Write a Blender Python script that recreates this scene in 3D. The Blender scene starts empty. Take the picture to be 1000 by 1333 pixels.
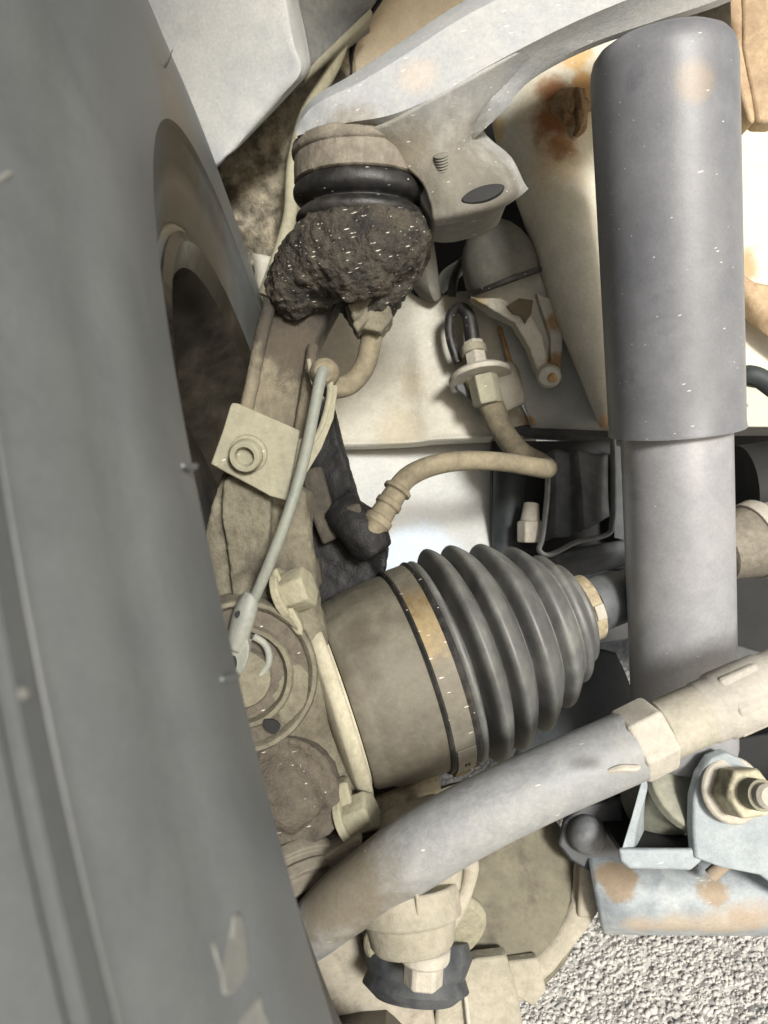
import bpy, bmesh, math, random
from mathutils import Vector, Matrix, noise
from mathutils.geometry import tessellate_polygon
random.seed(7)
R = math.radians
# ------------------------------------------------------------------ camera
scene = bpy.context.scene
C = bpy.context.collection
F = 1007.0                                   # focal length in photo pixels (photo 1000 x 1333)
upc = Vector((-0.224, 0.897, -0.375)).normalized()        # world up seen from the camera (right, up, forward)
fwc = (Vector((0, 0, 1)) - upc * upc.z).normalized()
rtc = upc.cross(fwc)
CAMH = 0.649
def V(x, y, d):                              # direction: camera axes -> world
    v = Vector((x, y, d)); return Vector((v.dot(rtc), v.dot(fwc), v.dot(upc)))
def W(x, y, d): return V(x, y, d) + Vector((0, 0, CAMH))
def P(px, py, d): return W((px - 500) * d / F, (666.5 - py) * d / F, d)
def L(n, d): return n * d / F                # n pixels at distance d, in metres
cam = bpy.data.objects.new('camera', bpy.data.cameras.new('camera')); C.objects.link(cam)
r_, u_, f_ = V(1, 0, 0), V(0, 1, 0), V(0, 0, 1)
cam.matrix_world = Matrix(((r_.x, u_.x, -f_.x, 0), (r_.y, u_.y, -f_.y, 0), (r_.z, u_.z, -f_.z, CAMH), (0, 0, 0, 1)))
cam.data.sensor_width = 36; cam.data.sensor_fit = 'VERTICAL'; cam.data.sensor_height = 36
cam.data.lens = 36 * F / 1333; cam.data.clip_start = 0.01; cam.data.clip_end = 500
cam.data.dof.use_dof = True; cam.data.dof.focus_distance = 0.43; cam.data.dof.aperture_fstop = 16.0
scene.camera = cam
# ------------------------------------------------------------------ light
world = bpy.data.worlds.new('World'); scene.world = world; world.use_nodes = True
nt = world.node_tree; bg = nt.nodes['Background']
sky = nt.nodes.new('ShaderNodeTexSky'); sky.sky_type = 'NISHITA'; sky.sun_disc = False
SUN = Vector((0.34, -0.85, 0.52)).normalized()            # towards the sun: behind the camera, to its right
sky.sun_elevation = math.asin(SUN.z); sky.sun_rotation = math.atan2(SUN.x, SUN.y)
sky.air_density = 1.0; sky.dust_density = 4.0; sky.ozone_density = 1.0
nt.links.new(sky.outputs[0], bg.inputs[0]); bg.inputs[1].default_value = 0.06
sun = bpy.data.objects.new('sun', bpy.data.lights.new('sun', 'SUN')); C.objects.link(sun)
sun.data.energy = 2.5; sun.data.angle = R(11); sun.data.color = (1, 0.985, 0.955)
sun.rotation_euler = (-SUN).to_track_quat('-Z', 'Y').to_euler(); sun.location = (0, -2, 3)
scene.view_settings.view_transform = 'Standard'; scene.view_settings.look = 'None'
scene.view_settings.exposure = 1.02; scene.view_settings.gamma = 1

# ------------------------------------------------------------------ materials
def srgb(c):
    g_ = sum(c) / 3; c = [g_ + (v - g_) * .9 for v in c]; c = (c[0] * .985, c[1] * 1.006, c[2] * .985) if c[0] > c[2] + 3 and g_ < 145 else tuple(c)
    return tuple(((v / 255) / 12.92 if v <= 10 else ((v / 255 + .055) / 1.055) ** 2.4) for v in c) + (1,)
def mat(name, base, dust=None, amt=.5, dscale=30, rough=.75, metal=0, bump=.25, grain=900, lump=0.0, lscale=120,
        specks=0, dark=None, damt=.0, darkscale=45, spots=(), rust=0, drough=.9):
    m = bpy.data.materials.new(name); m.use_nodes = True
    n = m.node_tree.nodes; l = m.node_tree.links; b = n['Principled BSDF']
    tc = n.new('ShaderNodeTexCoord'); geo = n.new('ShaderNodeNewGeometry'); co = tc.outputs['Object']
    def tex(scale, detail=4, rough_=.6, dist=0):
        t = n.new('ShaderNodeTexNoise'); t.inputs['Scale'].default_value = scale; t.inputs['Detail'].default_value = detail
        t.inputs['Roughness'].default_value = rough_; t.inputs['Distortion'].default_value = dist; l.new(co, t.inputs['Vector']); return t.outputs[0]
    def ramp(src, a, b_):
        r = n.new('ShaderNodeMapRange'); r.interpolation_type = 'SMOOTHSTEP'; r.inputs[1].default_value = a; r.inputs[2].default_value = b_
        l.new(src, r.inputs[0]); return r.outputs[0]
    def math_(op, a, b_=None):
        q = n.new('ShaderNodeMath'); q.operation = op
        for i, v in enumerate((a, b_)):
            if v is None: continue
            if isinstance(v, (int, float)): q.inputs[i].default_value = v
            else: l.new(v, q.inputs[i])
        return q.outputs[0]
    def mix(fac, a, b_):
        q = n.new('ShaderNodeMix'); q.data_type = 'RGBA'; l.new(fac, q.inputs[0])
        for i, v in ((6, a), (7, b_)):
            if isinstance(v, tuple): q.inputs[i].default_value = v
            else: l.new(v, q.inputs[i])
        return q.outputs[2]
    col = srgb(base)
    fine = tex(grain, 3, .7); mid = tex(dscale * 6, 5, .65)
    h = math_('ADD', math_('MULTIPLY', fine, .5), math_('MULTIPLY', mid, .6))
    v2 = tex(dscale * .8, 5, .6, .15)
    gr = tex(grain * .45, 4, .75); h = math_('ADD', h, math_('MULTIPLY', gr, .45))
    shade = math_('ADD', math_('ADD', math_('MULTIPLY', mid, .22), math_('MULTIPLY', gr, .5)), .64)
    dustfac = None
    if dust:
        s = math_('ADD', math_('MULTIPLY', v2, .65), math_('MULTIPLY', mid, .35))
        c0 = .72 - amt * .45
        dustfac = ramp(s, c0 - .2, c0 + .22)
        col = mix(dustfac, col, srgb(dust))
        h = math_('ADD', h, math_('MULTIPLY', dustfac, .35))
    if dark:
        dv = tex(darkscale, 5, .6, .15); c0 = .72 - damt * .5
        col = mix(ramp(dv, c0 - .1, c0 + .14), col, srgb(dark))
    if rust:
        rv = tex(55, 6, .7, .5); c0 = .78 - rust * .4
        col = mix(ramp(rv, c0 - .03, c0 + .1), col, srgb((146, 98, 60)))
    for (pt, rad, sc, soft) in spots:
        sub = n.new('ShaderNodeVectorMath'); sub.operation = 'SUBTRACT'; l.new(geo.outputs['Position'], sub.inputs[0]); sub.inputs[1].default_value = pt
        q = n.new('ShaderNodeVectorMath'); q.operation = 'LENGTH'; l.new(sub.outputs[0], q.inputs[0])
        e = math_('ADD', math_('DIVIDE', q.outputs['Value'], rad), math_('MULTIPLY', math_('SUBTRACT', mid, .5), 1.3))
        e = math_('ADD', e, math_('MULTIPLY', math_('SUBTRACT', v2, .5), .8))
        col = mix(ramp(e, 1 + soft, 1 - soft), col, srgb(sc))
    vm = n.new('ShaderNodeVectorMath'); vm.operation = 'SCALE'
    mx = n.new('ShaderNodeMix'); mx.data_type = 'RGBA'; mx.blend_type = 'MULTIPLY'; mx.inputs[0].default_value = 1
    cr = n.new('ShaderNodeCombineColor'); [l.new(shade, cr.inputs[i]) for i in range(3)]
    if isinstance(col, tuple): mx.inputs[6].default_value = col
    else: l.new(col, mx.inputs[6])
    l.new(cr.outputs[0], mx.inputs[7]); col = mx.outputs[2]
    if specks:
        mp = n.new('ShaderNodeMapping'); mp.inputs['Rotation'].default_value = (.5, .9, .4); mp.inputs['Scale'].default_value = (1, 5.5, 5.5); l.new(co, mp.inputs[0])
        vo = n.new('ShaderNodeTexVoronoi'); vo.inputs['Scale'].default_value = 120; l.new(mp.outputs[0], vo.inputs['Vector'])
        sp = math_('MULTIPLY', ramp(vo.outputs['Distance'], .24, .14), ramp(n_sep(n, l, vo.outputs['Color']), 1 - specks, 1 - specks + .02))
        col = mix(math_('MULTIPLY', sp, .7), col, srgb((225, 222, 205)))
    l.new(col, b.inputs['Base Color'])
    if metal: b.inputs['Metallic'].default_value = metal
    if dustfac is not None:
        rr = n.new('ShaderNodeMapRange'); rr.inputs[3].default_value = rough; rr.inputs[4].default_value = drough; l.new(dustfac, rr.inputs[0]); l.new(rr.outputs[0], b.inputs['Roughness'])
        if metal: l.new(math_('MULTIPLY', math_('SUBTRACT', 1.0, dustfac), metal), b.inputs['Metallic'])
    else: b.inputs['Roughness'].default_value = rough
    if lump: h = math_('ADD', h, math_('MULTIPLY', tex(lscale, 5, .6, .4), lump))
    bp = n.new('ShaderNodeBump'); bp.inputs['Strength'].default_value = bump; bp.inputs['Distance'].default_value = .0016
    l.new(h, bp.inputs['Height']); l.new(bp.outputs[0], b.inputs['Normal'])
    return m
def n_sep(n, l, c):
    s = n.new('ShaderNodeSeparateColor'); l.new(c, s.inputs[0]); return s.outputs[0]

DUST = (150, 140, 118); PALE = (196, 190, 168)
M = dict(
 rubber=mat('tyre_rubber', (86, 90, 92), (98, 101, 100), .5, 9, .42, drough=.5, bump=.12, grain=1400, spots=[(P(262, 250, .40), .062, (100, 90, 76), .5), (P(330, 380, .5), .06, (90, 80, 68), .5)]),
 rim=mat('grimy_wheel_steel', (54, 49, 43), (88, 78, 65), .3, 10, .26, metal=.8, bump=.06, drough=.6),
 knuckle=mat('dusty_cast_iron', (86, 78, 66), (130, 122, 104), .5, 30, .8, bump=.6, lump=.5, lscale=260, dark=(72, 64, 55), damt=.22),
 knuckle_pale=mat('dust_caked_iron', (124, 116, 98), (156, 148, 126), .7, 30, .85, bump=.45, lump=.5, lscale=200),
 plate=mat('dusty_plate_steel', (124, 118, 102), (148, 141, 122), .7, 24, .8, bump=.25, specks=.05),
 grime=mat('oily_grime', (26, 24, 22), (86, 77, 65), .45, 90, .6, bump=.9, grain=700, lump=1.4, lscale=220, specks=.32),
 boot=mat('dusty_rubber', (78, 78, 77), (128, 127, 122), .42, 12, .42, bump=.12, grain=1100),
 blackboot=mat('black_rubber', (26, 26, 27), (70, 64, 56), .3, 40, .45, bump=.2, specks=.1),
 joint=mat('dusty_joint_steel', (88, 82, 72), (130, 123, 109), .5, 10, .5, metal=.2, bump=.15, dark=(84, 74, 62), damt=.4, darkscale=14),
 clamp=mat('bronze_clamp', (120, 96, 58), (112, 104, 92), .5, 30, .42, metal=.5, bump=.2, specks=.12),
 arm=mat('pale_arm_paint', (154, 158, 161), (168, 167, 160), .45, 16, .6, bump=.28, specks=.1, spots=[(P(440, 202, .372), .022, (136, 124, 110), .4), (P(510, 215, .372), .018, (136, 124, 110), .4), (P(560, 215, .375), .014, (142, 132, 118), .4), (P(545, 100, .37), .008, (176, 168, 158), .6), (P(600, 200, .392), .02, (112, 108, 100), .6), (P(560, 190, .385), .012, (120, 112, 102), .6)]),
 armlow=mat('beige_arm_steel_shaded', (98, 93, 86), (122, 117, 108), .5, 26, .7, bump=.3, specks=.06),  # beige darkened to paint in the shadow on the lower arm
 housing=mat('brown_dusty_housing', (108, 98, 88), (148, 138, 124), .35, 40, .8, bump=.45, lump=.4),
 shock=mat('blue_grey_shock_paint', (100, 102, 106), (120, 121, 124), .5, 10, .46, bump=.12, grain=1500, specks=.05, drough=.45, dark=(78, 80, 88), damt=.12, darkscale=30, spots=[(P(908, 104, .375), (.0095), (132, 118, 106), .4)]),
 shock2=mat('grey_shock_body', (126, 127, 130), (150, 150, 150), .55, 10, .36, bump=.1, grain=1300, specks=.02, drough=.45, dark=(104, 102, 102), damt=.12, darkscale=30),
 tierod=mat('tie_rod_steel', (126, 130, 133), (150, 150, 145), .5, 16, .5, metal=.1, bump=.3, specks=.03, spots=[(P(450, 1150, .36), .03, (118, 108, 94), .5)]),
 nut=mat('pale_zinc', (158, 153, 138), (178, 172, 158), .6, 30, .6, metal=.1, bump=.25, rust=.1),
 cream=mat('cream_frame_paint', (172, 168, 152), (186, 183, 170), .5, 14, .45, bump=.2, specks=.02, rust=.1, spots=[(P(722, 470, .56), .006, (150, 112, 72), .5), (P(720, 420, .56), .006, (160, 124, 80), .5), (P(625, 392, .56), .006, (160, 140, 104), .6), (P(655, 345, .56), .008, (170, 150, 112), .6), (P(690, 545, .60), .010, (150, 112, 74), .5), (P(520, 560, .615), .016, (176, 168, 146), .6), (P(540, 500, .615), .012, (168, 160, 140), .7)]),
 cream_rust=None,
 creamshade=mat('cream_paint_shaded', (164, 165, 160), (178, 177, 168), .5, 9, .45, bump=.12, rust=.1),  # cream greyed to paint in the shaded part of the rail
 white=mat('white_panel', (176, 180, 181), (192, 192, 185), .5, 10, .5, bump=.18, specks=.06),
 greyplastic=mat('grey_plastic', (88, 90, 92), (128, 126, 120), .4, 20, .6, bump=.2),
 undercoat=mat('mottled_undercoat', (146, 134, 112), (176, 166, 144), .5, 60, .9, bump=.9, lump=2, lscale=200, dark=(70, 62, 52), damt=.42, darkscale=30),
 black=mat('black_parts_and_shade', (14, 15, 16), (34, 34, 32), .3, 14, .7, bump=.2),  # black for dark parts and for shade painted into gaps
 darkgreen=mat('dark_painted_steel', (30, 38, 40), (66, 72, 72), .4, 14, .5, bump=.2),
 darkbracket=mat('dark_dusty_bracket', (44, 48, 52), (96, 98, 98), .42, 20, .5, bump=.2),
 hose=mat('dusty_hose', (84, 74, 60), (136, 124, 102), .6, 26, .8, bump=.25),
 cable=mat('grey_cable', (116, 118, 112), (134, 131, 119), .4, 30, .55, bump=.15),
 caliper=mat('black_caliper', (9, 9, 10), (22, 20, 18), .3, 30, .6, bump=.5),
 caliperdust=mat('brown_caliper', (48, 42, 36), (80, 73, 62), .5, 30, .8, bump=.5),
 bluesteel=mat('blue_grey_steel', (130, 141, 146), (164, 171, 172), .5, 14, .5, metal=.1, bump=.2, specks=.05),
 brownplate=mat('brown_shield', (98, 91, 78), (122, 115, 98), .5, 12, .8, bump=.4, dark=(84, 76, 66), damt=.3),
 beige=mat('beige_casting', (136, 129, 113), (162, 155, 138), .6, 24, .8, bump=.4, lump=.4),
 brownbar=mat('brown_bar', (150, 120, 92), (196, 172, 136), .5, 26, .7, bump=.3),
 stone=mat('asphalt_stone', (178, 176, 170), (204, 201, 192), .5, 60, .9, bump=.1, dark=(150, 150, 148), damt=.2, darkscale=70),
 peach=mat('peach_panel', (206, 190, 160), (220, 208, 184), .5, 10, .6, bump=.15),
)
M['armtop'] = mat('knuckle_arm_iron', (90, 80, 66), (126, 116, 98), .55, 34, .8, bump=.5, lump=.8, lscale=170, dark=(64, 56, 48), damt=.25, spots=[(P(388, 405, .420), .030, (42, 38, 33), .6), (P(380, 450, .42), .016, (76, 66, 55), .7)])
M['rubberdust'] = mat('dusty_raised_rubber', (104, 105, 103), (120, 118, 113), .6, 30, .8, bump=.15)
M['rustseam'] = mat('rusty_seam', (150, 104, 58), (190, 160, 110), .45, 60, .9, bump=.5)
M['rustboss'] = mat('rusted_boss_steel', (140, 104, 72), (178, 146, 104), .5, 70, .9, bump=.8, dark=(96, 54, 34), damt=.3, darkscale=60)
M['rustpeach'] = mat('peach_rust', (176, 140, 106), (200, 170, 134), .5, 60, .85, bump=.5, dark=(120, 84, 60), damt=.2)
M['bumprubber'] = mat('grey_bump_rubber', (78, 76, 73), (104, 99, 90), .5, 20, .7, bump=.15)
M['brownhole'] = mat('brown_recess', (92, 78, 62), (110, 96, 78), .4, 40, .9)
M['whiteblue'] = mat('white_panel_with_painted_daylight', (172, 175, 173), (184, 184, 178), .5, 8, .45, bump=.1, spots=[(P(540, 735, .60), .034, (186, 198, 208), .3)])  # blue spot painted in for daylight from behind
M['flangepale'] = mat('dust_packed_flange', (156, 148, 126), (180, 173, 150), .6, 40, .85, bump=.3)
M['armblend'] = mat('arm_paint_fading_to_shade', (146, 149, 149), (156, 154, 146), .45, 16, .62, bump=.28, specks=.08, spots=[(P(600, 238, .388), .030, (114, 107, 97), .7), (P(640, 256, .390), .018, (100, 94, 86), .6), (P(520, 200, .384), .016, (124, 114, 100), .6)])  # arm paint with spots fading to the painted shade of the lobe
M['bluelight'] = mat('pale_blue_paint', (164, 178, 190), (186, 196, 200), .5, 12, .5, bump=.1)
M['bracketedge'] = mat('pale_bracket_edge', (112, 116, 116), (148, 148, 142), .5, 30, .6, bump=.15)  # paler grey for the rim flange of the dark bracket
M['clampgrey'] = mat('grey_clamp_band', (104, 98, 88), (128, 120, 106), .5, 30, .45, metal=.3, bump=.2, specks=.1)
M['clampbig'] = mat('bronze_and_grey_clamp_band', (98, 92, 84), (120, 112, 98), .5, 24, .42, metal=.3, bump=.2, specks=.12, spots=[(P(540, 800, .395), .026, (150, 128, 92), .45), (P(530, 760, .40), .022, (112, 92, 62), .45)])
M['clamp2'] = mat('small_brown_clamp', (134, 116, 90), (190, 178, 146), .5, 60, .5, metal=.2)
M['darkshaft'] = mat('dark_shaft_paint', (66, 70, 74), (100, 102, 102), .4, 20, .5, bump=.12)
M['eye'] = mat('dusty_bushing_eye', (112, 110, 102), (150, 146, 130), .5, 26, .6, bump=.2)
M['bluebright'] = mat('worn_pale_blue_edge', (170, 180, 184), (190, 194, 190), .5, 22, .5, bump=.15)
M['hexnut'] = mat('zinc_hex_nut', (150, 142, 116), (206, 198, 170), .5, 70, .5, metal=.2, bump=.2, dark=(104, 98, 80), damt=.3)
M['armrust'] = mat('blue_grey_steel_with_rust', (126, 138, 146), (178, 182, 180), .5, 18, .5, metal=.1, bump=.22, specks=.05, rust=.12,
    spots=[(P(940, 1212, .45), .016, (176, 164, 146), .5), (P(880, 1214, .45), .012, (176, 164, 146), .5), (P(985, 1212, .44), .014, (172, 156, 136), .5), (P(836, 1212, .455), .010, (174, 162, 146), .5),
          (P(803, 1142, .456), .0125, (150, 130, 110), .25), (P(936, 1134, .442), .0105, (152, 132, 112), .25), (P(932, 1160, .440), .0105, (152, 132, 112), .25)])
M['domegrey'] = mat('grey_dome', (90, 94, 98), (116, 118, 118), .5, 30, .5, bump=.12)
M['nutthread'] = mat('dusty_thread', (150, 144, 128), (168, 162, 146), .6, 40, .7, bump=.25)
M['tierod_pale'] = mat('pale_sleeve', (160, 156, 144), (178, 173, 160), .6, 26, .55, bump=.2)
M['knucklebrown'] = mat('brown_caked_iron', (82, 73, 64), (108, 98, 86), .5, 30, .85, bump=.9, lump=.8, lscale=260, dark=(62, 54, 47), damt=.3, specks=.12)
M['boredark'] = mat('bore_steel', (92, 84, 76), (126, 116, 102), .5, 30, .7, bump=.3)
M['tierodarm'] = mat('brown_grey_arm', (134, 126, 112), (158, 150, 134), .6, 24, .75, bump=.3, dark=(104, 92, 78), damt=.25)
M['cableplug'] = mat('grey_plug_plastic', (126, 129, 123), (146, 143, 130), .4, 40, .5, bump=.12)
M['cream_rust'] = mat('cream_paint_with_rust', (190, 185, 165), (204, 200, 184), .5, 12, .5, bump=.15, specks=.04,
    spots=[(P(728, 150, .545), .026, (196, 180, 146), .5), (P(724, 225, .545), .016, (196, 176, 140), .6), (P(722, 195, .545), .013, (160, 108, 62), .5), (P(720, 165, .545), .015, (138, 84, 46), .5), (P(722, 128, .545), .013, (146, 94, 52), .5), (P(724, 205, .545), .008, (112, 76, 54), .5), (P(745, 75, .55), .014, (196, 160, 104), .4), (P(764, 110, .545), .010, (190, 140, 84), .35),
           (P(650, 170, .556), .008, (196, 170, 120), .4), (P(790, 552, .545), .007, (206, 172, 130), .4), (P(964, 350, .57), .012, (170, 140, 100), .4), (P(830, 200, .55), .001, (200, 200, 200), .3)])
for k_, c_ in (('shock', .16), ('shock2', .3), ('boot', .25), ('tierod', .2), ('darkshaft', .3)):
    b_ = M[k_].node_tree.nodes['Principled BSDF']; b_.inputs['Coat Weight'].default_value = c_; b_.inputs['Coat Roughness'].default_value = .5
# ------------------------------------------------------------------ mesh helpers
class MB:
    def __init__(s): s.v = []; s.f = []
    def add(s, vs, fs):
        o = len(s.v); s.v += [Vector(v) for v in vs]; s.f += [tuple(i + o for i in f) for f in fs]; return s
def basis(ax, ref=None):
    ax = ax.normalized(); ref = ref or (Vector((0, 0, 1)) if abs(ax.z) < .9 else Vector((1, 0, 0)))
    a = (ref - ax * ref.dot(ax)).normalized(); return a, ax.cross(a)
def lathe(m, A, B, prof, seg=56, ref=None, cap=True, phase=0, wob=0):
    """prof: (fraction of AB, radius in metres)"""
    ax = B - A; a, b = basis(ax, ref); vs = []; fs = []
    for t, r in prof:
        for k in range(seg):
            w = 2 * math.pi * (k + phase) / seg; rr = r * (1 + wob * noise.noise(Vector((math.cos(w) * 2, math.sin(w) * 2, t * 3))))
            vs.append(A + ax * t + (a * math.cos(w) + b * math.sin(w)) * rr)
    n = len(prof)
    for i in range(n - 1):
        for k in range(seg):
            k2 = (k + 1) % seg; fs.append((i * seg + k, i * seg + k2, (i + 1) * seg + k2, (i + 1) * seg + k))
    if cap: fs.append(tuple(range(seg - 1, -1, -1))); fs.append(tuple((n - 1) * seg + k for k in range(seg)))
    return m.add(vs, fs)
def cr(p0, p1, p2, p3, t):
    return .5 * ((2 * p1) + (p2 - p0) * t + (2 * p0 - 5 * p1 + 4 * p2 - p3) * t * t + (3 * p1 - p0 - 3 * p2 + p3) * t ** 3)
def resample(pts, sub):
    if sub <= 1 or len(pts) < 3: return list(pts)
    o = []
    for i in range(len(pts) - 1):
        a = pts[max(i - 1, 0)]; b, c = pts[i], pts[i + 1]; d = pts[min(i + 2, len(pts) - 1)]
        for k in range(sub): o.append(cr(a, b, c, d, k / sub))
    o.append(pts[-1]); return o
def tube(m, pts, rs, seg=16, sub=6, flat=1.0, ref=None, rough=0):
    """pts: world points; rs: radius or list; flat: section height/width ratio along ref"""
    if isinstance(rs, (int, float)): rs = [rs] * len(pts)
    p = resample(pts, sub); r = resample([Vector((x, 0, 0)) for x in rs], sub); vs = []; fs = []; prev = None
    for i, q in enumerate(p):
        t = (p[min(i + 1, len(p) - 1)] - p[max(i - 1, 0)]).normalized()
        if prev is None: a, b = basis(t, ref)
        else:
            a = prev - t * prev.dot(t); a.normalize(); b = t.cross(a)
        prev = a
        for k in range(seg):
            w = 2 * math.pi * k / seg; rr = r[i].x * (1 + (rough * noise.noise(q * 90 + Vector((k, 0, 0))) if rough else 0))
            vs.append(q + a * math.cos(w) * rr * flat + b * math.sin(w) * rr)
    for i in range(len(p) - 1):
        for k in range(seg):
            k2 = (k + 1) % seg; fs.append((i * seg + k, i * seg + k2, (i + 1) * seg + k2, (i + 1) * seg + k))
    fs.append(tuple(range(seg - 1, -1, -1))); fs.append(tuple((len(p) - 1) * seg + k for k in range(seg)))
    return m.add(vs, fs)
def smoothpoly(poly, it=1):
    for _ in range(it):
        o = []
        for i in range(len(poly)):
            a = Vector(poly[i]); b = Vector(poly[(i + 1) % len(poly)]); o += [a * .75 + b * .25, a * .25 + b * .75]
        poly = o
    return [tuple(p) for p in poly]
def prism(m, poly, thick, push=None, round_=0):
    """poly: (px, py, d) corners of the face towards the camera; thick metres away from it"""
    if round_: poly = smoothpoly(poly, round_)
    f = [P(*q) for q in poly]; off = push if push is not None else V(0, 0, 1) * thick; n = len(f)
    tris = tessellate_polygon([[Vector((q[0], q[1], 0)) for q in poly]])
    area = sum(poly[i][0] * poly[(i + 1) % n][1] - poly[(i + 1) % n][0] * poly[i][1] for i in range(n))
    order = list(range(n))
    fs = [tuple(order)] + [tuple(n + i for i in reversed(order))]
    fs += [(i, n + i, n + (i + 1) % n, (i + 1) % n) for i in range(n)]
    return m.add(f + [q + off for q in f], fs)
def ringplate(m, outer, inner, thick):
    """a plate with a hole; outer and inner have the same number of corners"""
    n = len(outer); f = [P(*q) for q in outer] + [P(*q) for q in inner]; off = V(0, 0, 1) * thick; fs = []
    for i in range(n):
        j = (i + 1) % n
        fs += [(i, j, n + j, n + i), (2 * n + j, 2 * n + i, 3 * n + i, 3 * n + j), (i, 2 * n + i, 2 * n + j, j), (n + j, 3 * n + j, 3 * n + i, n + i)]
    return m.add(f + [q + off for q in f], fs)
def loft(m, rows, su=4, sv=4, closed=False):
    """rows of (px,py,d) -> smooth sheet; closed joins last column to first"""
    rw = [resample([P(*q) for q in r], 1) for r in rows]
    if not closed: rw = [resample(r, sv) for r in rw]
    cols = list(zip(*rw)); cols = [resample(list(c), su) for c in cols]; g = list(zip(*cols))
    n = len(g[0]); vs = [v for r in g for v in r]; fs = []
    for i in range(len(g) - 1):
        for k in range(n if closed else n - 1):
            k2 = (k + 1) % n; fs.append((i * n + k, i * n + k2, (i + 1) * n + k2, (i + 1) * n + k))
    if closed: fs.append(tuple(range(n - 1, -1, -1))); fs.append(tuple((len(g) - 1) * n + k for k in range(n)))
    return m.add(vs, fs)
def hexnut(m, A, B, r, bore=0, phase=0, ref=None):
    lathe(m, A, B, [(0, r * .93), (.08, r), (.9, r), (1, r * .9)], 6, ref, True, phase); return m
def bolt_head(parent, A, B, r, mt, washer=1.35, name='bolt'):
    m = MB(); lathe(m, A, A + (B - A) * .25, [(0, r * washer), (.8, r * washer), (1, r * washer * .95)], 28)
    hexnut(m, A + (B - A) * .2, B, r); return obj(name, m, mt, parent, bevel=r * .1)
CL = bpy.data.textures.new('lumps', 'CLOUDS'); CL.noise_scale = .012; CL.noise_depth = 4
CL2 = bpy.data.textures.new('fine_lumps', 'CLOUDS'); CL2.noise_scale = .004; CL2.noise_depth = 3
def obj(name, mb, mt, parent=None, bevel=0, seg=2, remesh=0, smooth=0, disp=0, disp2=0, sharp=38, subsurf=0, solid=0, simple=0, kind=None):
    me = bpy.data.meshes.new(name)
    if parent is not None: org = parent.matrix_world_loc if hasattr(parent, 'matrix_world_loc') else WL[parent.name]
    else:
        org = sum(mb.v, Vector()) / len(mb.v); org.z = min(v.z for v in mb.v)
    me.from_pydata([v - org for v in mb.v], [], mb.f); me.update()
    bm = bmesh.new(); bm.from_mesh(me); bmesh.ops.remove_doubles(bm, verts=bm.verts, dist=1e-6)
    bmesh.ops.recalc_face_normals(bm, faces=bm.faces)
    big = [f for f in bm.faces if len(f.verts) > 4 and not remesh]
    for f in bm.faces: f.smooth = True
    for e in bm.edges:
        if len(e.link_faces) == 2 and e.calc_face_angle(0) > R(sharp): e.smooth = False
    bm.to_mesh(me); bm.free()
    o = bpy.data.objects.new(name, me); C.objects.link(o); me.materials.append(M[mt] if isinstance(mt, str) else mt)
    WL[o.name] = org.copy()
    if parent is not None: o.parent = parent
    else: o.location = org
    if solid: s = o.modifiers.new('s', 'SOLIDIFY'); s.thickness = solid; s.offset = 0
    if subsurf: s = o.modifiers.new('u', 'SUBSURF'); s.levels = s.render_levels = subsurf
    if simple: s = o.modifiers.new('u', 'SUBSURF'); s.subdivision_type = 'SIMPLE'; s.levels = s.render_levels = simple
    if remesh:
        s = o.modifiers.new('r', 'REMESH'); s.mode = 'VOXEL'; s.voxel_size = remesh; s.use_smooth_shade = True
        if smooth: s = o.modifiers.new('m', 'SMOOTH'); s.iterations = smooth; s.factor = .5
    if bevel: s = o.modifiers.new('b', 'BEVEL'); s.width = bevel; s.segments = seg; s.limit_method = 'ANGLE'; s.angle_limit = R(32); s.harden_normals = False
    for tx, st in ((CL, disp), (CL2, disp2)):
        if st: s = o.modifiers.new('d', 'DISPLACE'); s.texture = tx; s.strength = st; s.mid_level = .5; s.texture_coords = 'LOCAL'
    if kind: o['kind'] = kind
    return o
WL = {}
def thing(name, label, cat, loc, group=None):
    o = bpy.data.objects.new(name, None); C.objects.link(o); o.location = loc; o.empty_display_size = .02; WL[o.name] = Vector(loc)
    o['label'] = label; o['category'] = cat
    if group: o['group'] = group
    return o
def tag(o, label, cat, group=None):
    o['label'] = label; o['category'] = cat
    if group: o['group'] = group
    return o
def px(*pts): return [P(*q) for q in pts]

# ------------------------------------------------------------------ the setting: asphalt
def ground_mat():
    m = bpy.data.materials.new('pale_asphalt'); m.use_nodes = True; n = m.node_tree.nodes; l = m.node_tree.links; b = n['Principled BSDF']
    tc = n.new('ShaderNodeTexCoord'); v = n.new('ShaderNodeTexVoronoi'); v.inputs['Scale'].default_value = 140; l.new(tc.outputs['Object'], v.inputs['Vector'])
    nz = n.new('ShaderNodeTexNoise'); nz.inputs['Scale'].default_value = 30; nz.inputs['Detail'].default_value = 6; l.new(tc.outputs['Object'], nz.inputs['Vector'])
    cr_ = n.new('ShaderNodeValToRGB'); cr_.color_ramp.elements[0].color = srgb((168, 166, 160)); cr_.color_ramp.elements[1].color = srgb((212, 209, 200))
    mx = n.new('ShaderNodeMix'); mx.data_type = 'FLOAT'; mx.inputs[0].default_value = .4; l.new(n_sep(n, l, v.outputs['Color']), mx.inputs[2]); l.new(nz.outputs[0], mx.inputs[3])
    l.new(mx.outputs[0], cr_.inputs[0]); l.new(cr_.outputs[0], b.inputs['Base Color']); b.inputs['Roughness'].default_value = .9
    bp = n.new('ShaderNodeBump'); bp.inputs['Strength'].default_value = 1; bp.inputs['Distance'].default_value = .003; bp.invert = True
    l.new(v.outputs['Distance'], bp.inputs['Height']); l.new(bp.outputs[0], b.inputs['Normal']); return m
g = MB(); g.add([(-150, -150, 0), (150, -150, 0), (150, 150, 0), (-150, 150, 0)], [(0, 1, 2, 3)])
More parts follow.
